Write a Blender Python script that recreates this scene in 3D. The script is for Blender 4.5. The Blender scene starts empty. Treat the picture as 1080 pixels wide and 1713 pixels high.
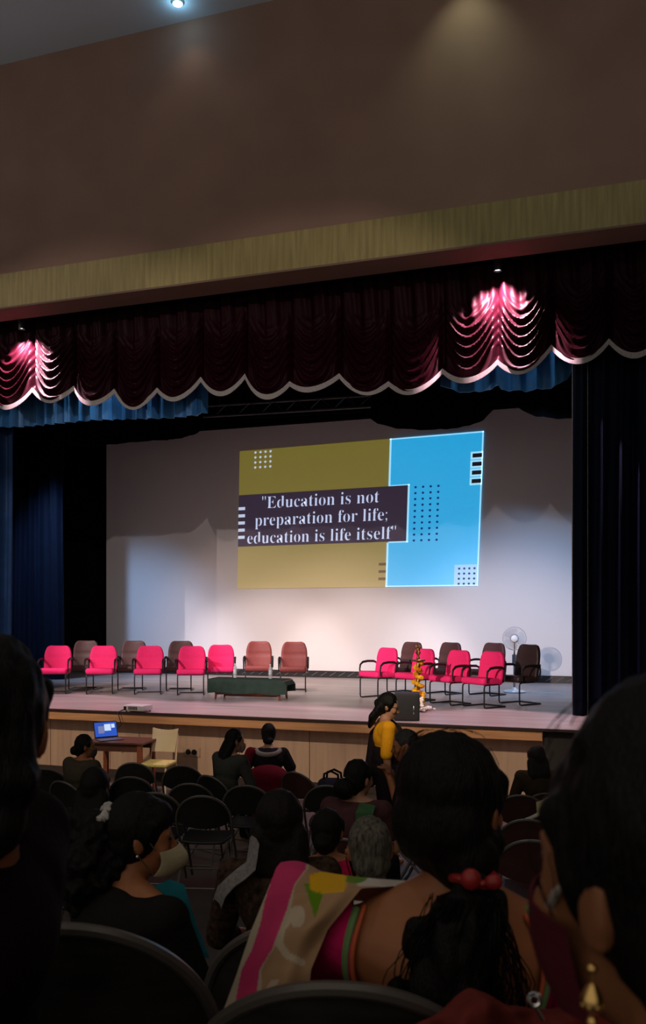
import bpy, bmesh, math, random
import numpy as np
from mathutils import Vector, Matrix, noise
from mathutils.bvhtree import BVHTree

S = bpy.context.scene
COL = S.collection
PI = math.pi
rnd = random.Random(7)

# ------------------------------------------------------------------ camera, world, lights, exposure
TH = math.radians(18.2)                 # the camera looks a little to the left of the stage's normal
F = 1443.0                              # focal length in pixels of the 1080 px wide frame
HZ = 1025.0                             # horizon row
CAM = Vector((0.0, 0.0, 2.72))
RGT = Vector((math.cos(TH), math.sin(TH), 0))
FWD = Vector((-math.sin(TH), math.cos(TH), 0))
UP = Vector((0, 0, 1))
cd = bpy.data.cameras.new('camera')
cam = bpy.data.objects.new('camera', cd); COL.objects.link(cam)
cam.location = CAM; cam.rotation_euler = (PI/2, 0, TH)
cd.sensor_fit = 'HORIZONTAL'; cd.sensor_width = 36.0; cd.lens = 36.0*F/1080.0
cd.shift_y = (HZ-856.5)/1080.0
cd.clip_start = 0.05; cd.clip_end = 200
cd.dof.use_dof = True; cd.dof.focus_distance = 13.0; cd.dof.aperture_fstop = 48.1/3.6
S.camera = cam

S.view_settings.view_transform = 'Standard'
S.view_settings.look = 'None'
S.view_settings.gamma = 1.0
S.view_settings.exposure = 0.0
S.view_settings.use_curve_mapping = False
S.cycles.use_denoising = True
S.cycles.max_bounces = 8

wd = bpy.data.worlds.new('world'); S.world = wd; wd.use_nodes = True
wd.node_tree.nodes['Background'].inputs['Color'].default_value = (1.0, .86, .72, 1)
wd.node_tree.nodes['Background'].inputs['Strength'].default_value = 0.39

def WY_(px, Y, z):
    # the point at depth Y and height z standing under photo column px
    k = FWD.y + (px-540)/F*RGT.y; d = Y/k
    p = CAM + d*(FWD + (px-540)/F*RGT); return (p.x, Y, z)
def spot(name, loc, target, power, color, deg, blend=1.0, size=0.08, parent=None):
    l = bpy.data.lights.new(name, 'SPOT'); l.energy = power; l.color = color
    l.spot_size = math.radians(deg); l.spot_blend = blend; l.shadow_soft_size = size
    o = bpy.data.objects.new(name, l); COL.objects.link(o)
    o.location = loc
    d = Vector(target)-Vector(loc)
    o.rotation_euler = d.to_track_quat('-Z', 'Y').to_euler()
    if parent: o.parent = parent
    return o

# stage spots rigged on the batten behind the front valance
spot('stage_batten_light', (-11.6, 14.6, 7.3), (-8.4, 18.6, 1.0), 800, (1.0, .72, .66), 62, 1.0, .12)
spot('stage_batten_light', (-6.4, 14.6, 7.4), (-6.2, 18.6, 0.9), 900, (1.0, .74, .66), 62, 1.0, .12)
spot('stage_batten_light', (-9.4, 14.6, 7.4), (-4.6, 18.4, 1.0), 450, (1.0, .78, .74), 56, 1.0, .12)
spot('stage_batten_light', (-12.3, 14.4, 7.0), (-11.6, 19.3, 1.4), 1100, (.36, .58, 1.0), 56, .9, .15)
spot('stage_batten_light', (-1.2, 14.4, 7.3), (-1.7, 19.3, 1.4), 1150, (.36, .58, 1.0), 62, .9, .15)
# front of house profile spots, focused under the valance on the row of chairs
for fx, tx, pw in ((-13.0, -11.0, 4500), (-9.5, -8.2, 6600), (-6.0, -5.4, 6200)):
    spot('house_front_light', (fx, .3, 10.2), (tx, 17.4, 1.55), pw*.93, (1.0, .83, .82), 16.6, .55, .06)
spot('house_front_light', (-5.1, .3, 5.7), (-2.5, 17.6, 1.75), 6300, (1.0, .78, .72), 19, .9, .03)
# weaker crossed ones that throw the valance's scallops on the backdrop
spot('house_front_light', (2.4, -.5, 9.75), (-8.8, 19.9, 2.6), 1250, (1.0, .84, .80), 30, .35, .02)
spot('house_front_light', (-15.4, -.5, 9.75), (-4.6, 19.9, 2.6), 1250, (1.0, .84, .80), 30, .35, .02)
# dim house downlights above the audience
for hx, hy, pw in ((-9, 2, 110), (-3.5, 2, 110), (1.5, 1.0, 90)):
    spot('house_downlight', (hx, hy, 12.0), (hx, hy, 0), pw, (1.0, .80, .60), 100, 1.0, .15)
# unseen fill spots added to brighten the stage front
for hx in (-12, -8.6, -5.2, -1.8):
    spot('stage_front_fill', (hx, 1.2, 7.4), (hx, 12.3, .15), 2100, (1.0, .80, .60), 19, .8, .12)
# unseen fill spots added near the side walls to brighten the ceiling
spot('ceiling_fill_light', (-15.5, 5, 9.6), (-9, 9.5, 12.3), 210, (.72, .88, 1.0), 120, 1.0, .3)
spot('ceiling_fill_light', (4.8, 4, 9.6), (-1, 9.0, 12.3), 210, (.72, .88, 1.0), 120, 1.0, .3)
# spots added behind the valance, in place of stage spill on the blue border
spot('border_fill_light', WY_(190, 13.64, 8.0), WY_(190, 13.88, 5.5), 150, (.75, .88, 1.0), 100, 1.0, .1)
spot('border_fill_light', WY_(850, 13.64, 8.3), WY_(850, 13.88, 5.5), 110, (.75, .88, 1.0), 80, 1.0, .1)

# ------------------------------------------------------------------ pixel helpers (photo pixel + real distance -> place)
def WD(px, py, d):
    return CAM + d*(FWD + (px-540)/F*RGT + (HZ-py)/F*UP)
def WY(px, py, Y):
    k = FWD.y + (px-540)/F*RGT.y
    return WD(px, py, Y/k)
def WZ(px, py, z):
    return WD(px, py, (CAM.z-z)*F/(py-HZ))

STAGE = 1.15
FL = [(-4, 2.3), (0, 1.62), (1.4, 1.31), (2.4, 0.97), (5.2, 0.52), (7.8, 0.25), (10, 0.12), (12.4, 0.05)]
def floor_z(y):
    for (a, za), (b, zb) in zip(FL, FL[1:]):
        if y <= b: return za+(zb-za)*(y-a)/(b-a)
    return FL[-1][1]

# ------------------------------------------------------------------ materials
MATS = {}
def mat(name, col, rough=.7, metal=0.0, spec=.4, noise_amt=0.0, noise_scale=20, bump=0.0, bump_scale=60, sheen=0, emit=None, emit_str=1.0, stretch=(1, 1, 1), coord='Object', alpha=1.0, trans=0.0):
    if name in MATS: return MATS[name]
    m = bpy.data.materials.new(name); m.use_nodes = True
    nt = m.node_tree; b = nt.nodes['Principled BSDF']
    b.inputs['Base Color'].default_value = (*col, 1)
    b.inputs['Roughness'].default_value = rough
    b.inputs['Metallic'].default_value = metal
    b.inputs['Specular IOR Level'].default_value = spec
    if sheen:
        b.inputs['Sheen Weight'].default_value = sheen
    if alpha < 1: b.inputs['Alpha'].default_value = alpha
    if trans: b.inputs['Transmission Weight'].default_value = trans
    tc = nt.nodes.new('ShaderNodeTexCoord'); mp = nt.nodes.new('ShaderNodeMapping')
    mp.inputs['Scale'].default_value = stretch
    nt.links.new(tc.outputs[coord], mp.inputs['Vector'])
    if noise_amt:
        n = nt.nodes.new('ShaderNodeTexNoise'); n.inputs['Scale'].default_value = noise_scale; n.inputs['Detail'].default_value = 5
        nt.links.new(mp.outputs['Vector'], n.inputs['Vector'])
        r = nt.nodes.new('ShaderNodeValToRGB')
        r.color_ramp.elements[0].position = .3; r.color_ramp.elements[1].position = .7
        r.color_ramp.elements[0].color = (*[c*(1-noise_amt) for c in col], 1)
        r.color_ramp.elements[1].color = (*[min(1, c*(1+noise_amt)) for c in col], 1)
        nt.links.new(n.outputs['Fac'], r.inputs['Fac']); nt.links.new(r.outputs['Color'], b.inputs['Base Color'])
    if bump:
        n2 = nt.nodes.new('ShaderNodeTexNoise'); n2.inputs['Scale'].default_value = bump_scale; n2.inputs['Detail'].default_value = 4
        nt.links.new(mp.outputs['Vector'], n2.inputs['Vector'])
        bp = nt.nodes.new('ShaderNodeBump'); bp.inputs['Strength'].default_value = bump; bp.inputs['Distance'].default_value = .01
        nt.links.new(n2.outputs['Fac'], bp.inputs['Height']); nt.links.new(bp.outputs['Normal'], b.inputs['Normal'])
    if emit:
        b.inputs['Emission Color'].default_value = (*emit, 1); b.inputs['Emission Strength'].default_value = emit_str
    MATS[name] = m
    return m

def srgb(r, g, b):
    f = lambda c: (c/255/12.92) if c <= 10 else ((c/255+.055)/1.055)**2.4
    return (f(r), f(g), f(b))

M_wall = mat('brown_paint', (.30, .175, .125), .8, noise_amt=.08, noise_scale=1.2)
M_olive = mat('olive_wood', (.35, .275, .10), .6, noise_amt=.22, noise_scale=3, stretch=(6, 6, .4))
M_ceil = mat('ceiling_grey', (.70, .79, .86), .9)
M_soff = mat('soffit_brown', (.20, .13, .09), .8)
M_black = mat('black_drape', (.004, .004, .005), .95, spec=.1)
M_blackwall = mat('black_wall', (.006, .006, .008), .95, spec=.1)
M_maroon = mat('maroon_velvet', (.015, .0007, .003), .5, spec=.08, sheen=.0, noise_amt=.15, noise_scale=6)
M_trim = mat('silver_trim', (.34, .31, .285), .7, noise_amt=.25, noise_scale=60)
M_blue = mat('blue_satin', (.045, .20, .46), .45, spec=.4, noise_amt=.15, noise_scale=5)
M_navy = mat('navy_velvet', (.0025, .006, .017), .7, spec=.1, noise_amt=.15, noise_scale=5)
M_screen = mat('white_cyclorama', (.80, .78, .77), .9, spec=.1)
M_stage = mat('stage_boards', (.36, .31, .29), .38, spec=.4, noise_amt=.22, noise_scale=1.6, stretch=(.35, 2.2, 1))
M_lip = mat('stage_lip', (.03, .015, .012), .5)
M_nose = mat('stage_nosing', (.60, .30, .14), .5, noise_amt=.2, noise_scale=2, stretch=(.6, 1, 8))
M_panel = mat('stage_panel', (.56, .37, .26), .55, noise_amt=.1, noise_scale=2, stretch=(6, 1, .5))
M_floor = mat('hall_floor', (.050, .044, .040), .5, noise_amt=.2, noise_scale=3)
M_hallwall = mat('hall_wall', (.20, .16, .13), .85)
M_metal_b = mat('black_steel', (.012, .012, .013), .35, spec=.5)
M_chairb = mat('black_plastic', (.010, .011, .0105), .42, spec=.4, noise_amt=.3, noise_scale=14)
M_chairw = mat('worn_black_plastic', (.022, .021, .019), .38, spec=.5, noise_amt=.5, noise_scale=9, stretch=(1, 1, 4))
M_chairm = mat('maroon_plastic', (.050, .018, .016), .45, spec=.4, noise_amt=.2, noise_scale=14)
M_rim = mat('grey_tube', (.13, .12, .11), .35, metal=.4)
M_red = mat('red_fabric', (.93, .030, .18), .75, spec=.2, noise_amt=.06, noise_scale=40, bump=.15, bump_scale=120)
M_burg = mat('burgundy_leather', (.26, .055, .05), .5, spec=.35, noise_amt=.1)
M_dkmar = mat('dark_plum_leather', (.085, .035, .035), .5, spec=.35, noise_amt=.1)
M_blkl = mat('black_brown_leather', (.040, .024, .024), .45, spec=.4, noise_amt=.1)
M_arm = mat('black_arm', (.012, .011, .012), .4, spec=.4)
M_wood = mat('red_brown_wood', (.22, .06, .025), .45, noise_amt=.25, noise_scale=8, stretch=(1, 1, 6))
M_dwood = mat('dark_brown_wood', (.10, .035, .018), .45, noise_amt=.25, noise_scale=8)
M_green = mat('green_tablecloth', (.030, .055, .042), .85, spec=.2, noise_amt=.12, noise_scale=8)
M_white = mat('white_plastic', (.75, .75, .74), .4)
M_glass = mat('clear_plastic', (.85, .9, .92), .1, spec=.5, alpha=.45)
M_label = mat('pale_label', (.7, .72, .75), .5)
M_brass = mat('aged_brass', (.26, .16, .06), .35, metal=.9)
M_mari = mat('marigold', (.80, .40, .02), .8, spec=.1, noise_amt=.4, noise_scale=60, bump=.6, bump_scale=70)
M_mario = mat('marigold_deep', (.62, .20, .01), .8, spec=.1, noise_amt=.4, noise_scale=60, bump=.6, bump_scale=70)
M_jas = mat('white_blossom', (.80, .78, .70), .8, spec=.1)
M_grille = mat('speaker_grille', (.012, .012, .013), .6, noise_amt=.4, noise_scale=150)
M_cream = mat('cream_plastic', (.52, .43, .25), .5)
M_yseat = mat('yellow_cushion', (.46, .42, .13), .8, noise_amt=.15)
M_fan = mat('fan_blade', (.62, .66, .72), .3, alpha=.32)
M_fanw = mat('fan_wire', (.55, .56, .60), .4)
M_fanp = mat('fan_pole', (.16, .15, .16), .4)
M_gold = mat('gold', (.75, .50, .18), .28, metal=1.0)
M_silver = mat('silver', (.8, .8, .8), .25, metal=1.0)
M_hair = mat('black_hair', (.0034, .0032, .0031), .5, spec=.20, bump=.5, bump_scale=120, stretch=(3, 3, .35))
M_hairbrown = mat('dark_brown_hair', (.006, .0042, .0034), .5, spec=.22, bump=.5, bump_scale=120, stretch=(3, 3, .35))
M_hairgrey = mat('grey_hair', (.11, .105, .085), .7, spec=.2, noise_amt=.7, noise_scale=45, bump=.6, bump_scale=120, stretch=(2, 2, .6))
M_skin = mat('brown_skin', (.35, .135, .058), .5, spec=.35, noise_amt=.06, noise_scale=12)
M_skin2 = mat('light_brown_skin', (.42, .22, .13), .5, spec=.35, noise_amt=.06, noise_scale=12)
M_eye = mat('eye', (.02, .012, .01), .2)

# ------------------------------------------------------------------ mesh builder
def frame_of(d):
    d = d.normalized(); a = Vector((0, 0, 1)) if abs(d.z) < .9 else Vector((1, 0, 0))
    u = d.cross(a).normalized(); return u, d.cross(u).normalized()

class MB:
    def __init__(self): self.v = []; self.f = []; self.mi = []; self.cur = 0
    def add(self, vs, fs):
        b = len(self.v); self.v += [tuple(x) for x in vs]
        self.f += [tuple(b+i for i in f) for f in fs]; self.mi += [self.cur]*len(fs); return self
    def box(self, c, s, rot=None):
        c = Vector(c); vs = []
        for dz in (-.5, .5):
            for dx, dy in ((-.5, -.5), (.5, -.5), (.5, .5), (-.5, .5)):
                p = Vector((dx*s[0], dy*s[1], dz*s[2]))
                vs.append(c+(rot @ p if rot else p))
        return self.add(vs, [(3, 2, 1, 0), (4, 5, 6, 7), (0, 1, 5, 4), (1, 2, 6, 5), (2, 3, 7, 6), (3, 0, 4, 7)])
    def rbox(self, c, s, r, n=8, fn=None, rot=None):
        # a box with rounded edges; fn bends its points (local coordinates)
        c = Vector(c); h = [x/2 for x in s]; vs = []; fs = []; idx = {}
        def vert(p):
            q = [max(-h[i]+r, min(h[i]-r, p[i]*h[i])) for i in range(3)]
            d = Vector([p[i]*h[i]-q[i] for i in range(3)])
            o = Vector(q)+(d.normalized()*r if d.length > 1e-9 else d)
            if fn: o = Vector(fn(o))
            if rot: o = rot @ o
            return c+o
        def key(p): return tuple(round(x, 5) for x in p)
        g = [math.sin(-PI/2+PI*i/n) for i in range(n+1)]
        for ax in range(3):
            for sg in (-1, 1):
                for i in range(n):
                    for j in range(n):
                        quad = []
                        for a, b in ((g[i], g[j]), (g[i+1], g[j]), (g[i+1], g[j+1]), (g[i], g[j+1])):
                            p = [0, 0, 0]; p[ax] = sg; p[(ax+1) % 3] = a; p[(ax+2) % 3] = b
                            k = key(p)
                            if k not in idx: idx[k] = len(vs); vs.append(vert(p))
                            quad.append(idx[k])
                        fs.append(tuple(quad if sg > 0 else quad[::-1]))
        return self.add(vs, fs)
    def tube(self, path, r, n=8, closed=False, flat=None):
        P = [Vector(p) for p in path]; m = len(P); vs = []; fs = []
        R = r if isinstance(r, (list, tuple)) else [r]*m
        u = None
        for i in range(m):
            a = P[(i-1) % m] if (closed or i > 0) else P[i]; b = P[(i+1) % m] if (closed or i < m-1) else P[i]
            d = (b-a).normalized() if (b-a).length > 1e-9 else Vector((0, 0, 1))
            if u is None: u, w = frame_of(d)
            else:
                u = u-d*u.dot(d)
                if u.length < 1e-6: u, w = frame_of(d)
                u.normalize(); w = d.cross(u)
            for k in range(n):
                t = 2*PI*k/n
                vs.append(P[i]+R[i]*(math.cos(t)*u+math.sin(t)*w))
        for i in range(m if closed else m-1):
            for k in range(n):
                a = i*n+k; b = i*n+(k+1) % n; i2 = (i+1) % m
                fs.append((a, b, i2*n+(k+1) % n, i2*n+k))
        if not closed:
            fs.append(tuple(range(n))[::-1]); fs.append(tuple((m-1)*n+k for k in range(n)))
        return self.add(vs, fs)
    def lathe(self, prof, c=(0, 0, 0), n=24, rot=None):
        c = Vector(c); vs = []; fs = []; m = len(prof)
        for r, z in prof:
            for k in range(n):
                t = 2*PI*k/n; p = Vector((r*math.cos(t), r*math.sin(t), z))
                vs.append(c+(rot @ p if rot else p))
        for i in range(m-1):
            for k in range(n):
                fs.append((i*n+k, i*n+(k+1) % n, (i+1)*n+(k+1) % n, (i+1)*n+k))
        fs.append(tuple(range(n))[::-1]); fs.append(tuple((m-1)*n+k for k in range(n)))
        return self.add(vs, fs)
    def ell(self, c, r, rot=None, nu=20, nv=12):
        c = Vector(c); vs = []; fs = []
        for i in range(1, nv):
            ph = PI*i/nv
            for k in range(nu):
                t = 2*PI*k/nu
                p = Vector((r[0]*math.sin(ph)*math.cos(t), r[1]*math.sin(ph)*math.sin(t), r[2]*math.cos(ph)))
                vs.append(c+(rot @ p if rot else p))
        top = len(vs); p = Vector((0, 0, r[2])); vs.append(c+(rot @ p if rot else p))
        bot = len(vs); p = Vector((0, 0, -r[2])); vs.append(c+(rot @ p if rot else p))
        for i in range(nv-2):
            for k in range(nu):
                fs.append((i*nu+k, (i+1)*nu+k, (i+1)*nu+(k+1) % nu, i*nu+(k+1) % nu))
        for k in range(nu):
            fs.append((top, k, (k+1) % nu)); fs.append((bot, (nv-2)*nu+(k+1) % nu, (nv-2)*nu+k))
        return self.add(vs, fs)
    def cap(self, p0, p1, r0, r1, n=14):
        # tapered capsule
        p0 = Vector(p0); p1 = Vector(p1); d = p1-p0
        if d.length < 1e-6: return self.ell(p0, (r0, r0, r0))
        d.normalize(); path = []; R = []
        for i in range(1, 6):
            t = PI/2*(1-i/5); path.append(p0-d*r0*math.sin(t)); R.append(max(r0*math.cos(t), 1e-4))
        for i in range(0, 5):
            t = PI/2*i/5; path.append(p1+d*r1*math.sin(t)); R.append(max(r1*math.cos(t), 1e-4))
        return self.tube(path, R, n)
    def grid(self, pts, thick=0.0, tdir=None):
        # pts[i][j] sheet, optionally given thickness along tdir
        ni = len(pts); nj = len(pts[0])
        vs = [Vector(p) for row in pts for p in row]
        fs = [(i*nj+j, i*nj+j+1, (i+1)*nj+j+1, (i+1)*nj+j) for i in range(ni-1) for j in range(nj-1)]
        if thick:
            t = Vector(tdir)*thick; b = len(vs)
            vs += [v+t for v in vs]
            fs += [tuple(b+k for k in f[::-1]) for f in fs]
            loop = [j for j in range(nj)]+[i*nj+nj-1 for i in range(1, ni)]+[(ni-1)*nj+j for j in range(nj-2, -1, -1)]+[i*nj for i in range(ni-2, 0, -1)]
            for k in range(len(loop)):
                a = loop[k]; c = loop[(k+1) % len(loop)]
                fs.append((a, b+a, b+c, c))
        return self.add(vs, fs)
    def build(self, name, m, parent=None, smooth=True, voxel=None, iters=6, post=None, loc=None, fixn=True):
        me = bpy.data.meshes.new(name)
        me.from_pydata([tuple(v) for v in self.v], [], self.f)
        me.update()
        if voxel:
            tmp = bpy.data.objects.new('tmp_blob', me); COL.objects.link(tmp)
            md = tmp.modifiers.new('r', 'REMESH'); md.mode = 'VOXEL'; md.voxel_size = voxel
            sm = tmp.modifiers.new('s', 'SMOOTH'); sm.factor = .5; sm.iterations = iters
            dg = bpy.context.evaluated_depsgraph_get(); dg.update()
            me2 = bpy.data.meshes.new_from_object(tmp.evaluated_get(dg))
            bpy.data.objects.remove(tmp); bpy.data.meshes.remove(me)
            me = me2; me.name = name
        elif fixn:
            bm = bmesh.new(); bm.from_mesh(me); bmesh.ops.recalc_face_normals(bm, faces=bm.faces); bm.to_mesh(me); bm.free()
        if post: post(me)
        ms = m if isinstance(m, (list, tuple)) else [m]
        me.materials.clear()
        for x in ms: me.materials.append(x)
        if len(ms) > 1 and not voxel:
            for p, k in zip(me.polygons, self.mi): p.material_index = k
        if smooth:
            for p in me.polygons: p.use_smooth = True
            if not voxel:
                try: me.set_sharp_from_angle(angle=math.radians(42))
                except Exception: pass
        o = bpy.data.objects.new(name, me); COL.objects.link(o)
        if parent: o.parent = parent
        if loc is not None: o.location = loc
        return o

def tag(o, label=None, cat=None, group=None, kind=None):
    if label: o['label'] = label
    if cat: o['category'] = cat
    if group: o['group'] = group
    if kind: o['kind'] = kind
    return o
def thing(name, label, cat, loc=(0, 0, 0), rz=0, group=None, s=1.0):
    o = bpy.data.objects.new(name, None); COL.objects.link(o)
    o.empty_display_size = .1
    o.location = loc; o.rotation_euler = (0, 0, rz); o.scale = (s, s, s)
    return tag(o, label, cat, group)
def struct(o): return tag(o, kind='structure')
def dup(root, loc, rz, label, group=None, s=1.0, mats=None):
    r = root.copy(); COL.objects.link(r); r.location = loc; r.rotation_euler = (0, 0, rz); r.scale = (s, s, s)
    r['label'] = label
    if group: r['group'] = group
    def kids(a, b):
        for ch in list(a.children):
            c = ch.copy(); COL.objects.link(c); c.parent = b
            if mats and c.name.split('.')[0] in mats:
                c.data = c.data.copy(); c.data.materials[0] = mats[c.name.split('.')[0]]
            kids(ch, c)
    kids(root, r)
    return r

# ------------------------------------------------------------------ the hall
def quad_floor():
    ys = [-4, -2, 0, .7, 1.4, 1.9, 2.4, 3.8, 5.2, 6.5, 7.8, 10, 12.4]
    b = MB()
    b.grid([[(-17, y, floor_z(y)), (5.5, y, floor_z(y))] for y in ys], .15, (0, 0, -1))
    struct(b.build('floor', M_floor, smooth=False))
quad_floor()
YF = 12.5
zf = WY(540, 446, YF).z                       # underside of the beam
zt = WY(1080, 300, YF).z                      # top of the olive band
zc = 12.32                                    # ceiling
struct(MB().box((-5.75, YF+.35, (zt+zc)/2), (23.5, .5, zc-zt)).build('wall_front', M_wall, smooth=False))
struct(MB().box((-5.75, YF+.30, (zf+.03+zt)/2), (23.5, .6, zt-zf-.03)).build('trim_1', M_olive, smooth=False))
struct(MB().box((-5.75, YF+.27, zf+.015), (23.5, .54, .03)).build('trim_2', M_soff, smooth=False))
struct(MB().box((-5.75, 4.2, zc+.1), (23.5, 17.2, .2)).build('ceiling', M_ceil, smooth=False))
struct(MB().box((-17.1, 4.2, 6), (.2, 17.2, 12.7)).build('wall_left', M_hallwall, smooth=False))
struct(MB().box((5.6, 4.2, 6), (.2, 17.2, 12.7)).build('wall_right', M_hallwall, smooth=False))

# ------------------------------------------------------------------ the stage
xend = WY(907, 1230, 12.0).x
struct(MB().box((-7, 16.36, STAGE-.015), (21, 8.66, .03)).build('stage_floor', M_stage, smooth=False))
b = MB(); b.box((-6, 11.985, STAGE-.012), (22, .05, .034)); struct(b.build('trim_3', M_lip, smooth=False))
nz = WY(700, 1231, 12.0).z
struct(MB().rbox(((-17+xend)/2, 12.15, (STAGE-.03+nz)/2), (xend+17, .3, STAGE-.03-nz), .012).build('trim_4', M_nose, smooth=False))
def front_panels():
    b = MB(); n = 14; w = (xend+17)/n
    for i in range(n):
        b.rbox((-17+w*(i+.5), 12.42, (nz+.03)/2), (w-.008, .06, nz-.02), .004, n=4)
    b.box(((-17+xend)/2, 12.50, nz/2), (xend+17, .08, nz))
    struct(b.build('wall_stage', M_panel, smooth=False))
front_panels()
struct(MB().box(((-17+xend)/2, 12.375, .07+.02), (xend+17, .03, .12)).build('baseboard_stage', mat('skirting', (.05, .03, .025), .6), smooth=False))
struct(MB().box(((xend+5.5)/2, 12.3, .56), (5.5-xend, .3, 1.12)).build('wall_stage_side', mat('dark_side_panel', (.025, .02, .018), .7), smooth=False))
# dark stage house round the backdrop
struct(MB().box((-7, 20.6, 5.6), (24, .2, 10)).build('wall_back', M_blackwall, smooth=False))
struct(MB().box((-16.6, 16.8, 5.6), (.2, 7.6, 10)).build('wall_stage_left', M_blackwall, smooth=False))
struct(MB().box((4.6, 16.9, 5.6), (.2, 7.6, 10)).build('wall_stage_right', M_blackwall, smooth=False))
struct(MB().box((-6, 16.8, 10.7), (22, 8.0, .2)).build('ceiling_stage', M_blackwall, smooth=False))

# white backdrop
YS = 19.95
xl = WY(177.5, 900, YS).x; xr = 1.2
zs0 = STAGE+.16; zs1 = (WY(352, 712, YS).z+WY(900, 689, YS).z)/2
t = thing('projection_backdrop', 'wide white backdrop sheet filling the rear of the stage', 'backdrop', ((xl+xr)/2, YS, STAGE))
b = MB(); b.box((0, .03, (zs0+zs1)/2-STAGE), (xr-xl, .04, zs1-zs0)); b.build('sheet', M_screen, t, smooth=False)
b = MB(); b.box((0, .03, zs1-STAGE+.03), (xr-xl+.1, .06, .06)); b.box((0, .0, .08), (xr-xl+.1, .16, .16)); b.build('border_frame', M_metal_b, t, smooth=False)
b = MB(); n = 60
for i in range(n):
    x = -(xr-xl)/2+(xr-xl)*(i+.5)/n
    b.tube([(x-.08, -.09, .04), (x+.08, -.09, .135)], .006, 5)
b.build('lacing_cord', mat('grey_cord', (.22, .2, .2), .8), t)

# ------------------------------------------------------------------ the projected slide: thin tinted, glowing panels in place of projector light
def homog(src, dst):
    A = []; B = []
    for (x, y), (u, v) in zip(src, dst):
        A.append([x, y, 1, 0, 0, 0, -u*x, -u*y]); B.append(u)
        A.append([0, 0, 0, x, y, 1, -v*x, -v*y]); B.append(v)
    h = np.linalg.solve(np.array(A, float), np.array(B, float)); return np.append(h, 1).reshape(3, 3)
corn = [WY(p[0], p[1], YS) for p in ((401, 755), (809, 721), (799, 980), (397, 985))]
H = homog([(0, 0), (1, 0), (1, 1), (0, 1)], [(c.x, c.z) for c in corn])
def SL(u, v, lift):
    q = H @ np.array([u, v, 1.0]); return Vector((q[0]/q[2], YS-lift, q[1]/q[2]))
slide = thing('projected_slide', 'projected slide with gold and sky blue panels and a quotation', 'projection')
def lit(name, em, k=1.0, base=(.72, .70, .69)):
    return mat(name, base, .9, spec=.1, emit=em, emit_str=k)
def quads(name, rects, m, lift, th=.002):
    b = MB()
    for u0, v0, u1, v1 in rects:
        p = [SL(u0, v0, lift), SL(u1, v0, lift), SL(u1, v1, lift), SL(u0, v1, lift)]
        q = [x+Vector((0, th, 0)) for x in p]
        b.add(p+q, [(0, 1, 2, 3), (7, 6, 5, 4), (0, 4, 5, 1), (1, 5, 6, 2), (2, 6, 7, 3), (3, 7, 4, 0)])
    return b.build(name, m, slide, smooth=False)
L0 = .001
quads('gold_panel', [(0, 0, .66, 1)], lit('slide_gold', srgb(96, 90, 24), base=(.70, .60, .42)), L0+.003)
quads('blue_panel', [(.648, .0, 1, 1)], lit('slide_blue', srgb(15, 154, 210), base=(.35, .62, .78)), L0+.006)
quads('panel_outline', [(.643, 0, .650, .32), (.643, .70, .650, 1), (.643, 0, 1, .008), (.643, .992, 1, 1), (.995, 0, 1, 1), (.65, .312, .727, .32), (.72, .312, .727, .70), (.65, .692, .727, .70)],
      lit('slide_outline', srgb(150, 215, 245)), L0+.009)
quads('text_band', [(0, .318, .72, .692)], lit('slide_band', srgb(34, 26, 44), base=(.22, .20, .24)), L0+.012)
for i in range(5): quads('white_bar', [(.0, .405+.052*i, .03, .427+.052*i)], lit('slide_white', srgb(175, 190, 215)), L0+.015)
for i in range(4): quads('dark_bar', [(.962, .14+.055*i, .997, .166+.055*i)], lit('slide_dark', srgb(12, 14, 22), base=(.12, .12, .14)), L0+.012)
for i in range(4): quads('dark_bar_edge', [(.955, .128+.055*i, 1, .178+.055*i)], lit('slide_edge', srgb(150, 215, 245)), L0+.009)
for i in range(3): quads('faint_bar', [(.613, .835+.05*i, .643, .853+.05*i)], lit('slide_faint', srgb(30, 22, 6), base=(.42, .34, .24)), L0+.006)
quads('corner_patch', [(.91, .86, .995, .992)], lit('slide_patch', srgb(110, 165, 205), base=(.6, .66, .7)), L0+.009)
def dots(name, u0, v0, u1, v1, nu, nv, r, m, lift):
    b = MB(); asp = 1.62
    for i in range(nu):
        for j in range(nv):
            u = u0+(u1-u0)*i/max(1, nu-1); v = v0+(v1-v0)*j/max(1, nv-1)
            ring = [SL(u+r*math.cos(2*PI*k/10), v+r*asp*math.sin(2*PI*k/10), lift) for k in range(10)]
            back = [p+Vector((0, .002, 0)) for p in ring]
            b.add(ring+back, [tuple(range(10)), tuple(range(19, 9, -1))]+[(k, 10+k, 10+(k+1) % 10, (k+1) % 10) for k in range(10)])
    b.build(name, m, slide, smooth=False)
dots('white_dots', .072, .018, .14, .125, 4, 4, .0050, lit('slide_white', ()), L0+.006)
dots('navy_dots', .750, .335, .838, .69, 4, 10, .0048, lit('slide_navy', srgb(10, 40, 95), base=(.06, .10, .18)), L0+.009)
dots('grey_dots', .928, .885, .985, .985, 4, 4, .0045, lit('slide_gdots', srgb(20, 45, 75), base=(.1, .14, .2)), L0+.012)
def serif(s):
    o = ''
    for ch in s:
        if 'a' <= ch <= 'z': o += chr(0x1D41A+ord(ch)-97)
        elif 'A' <= ch <= 'Z': o += chr(0x1D400+ord(ch)-65)
        else: o += ch
    return o
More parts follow.
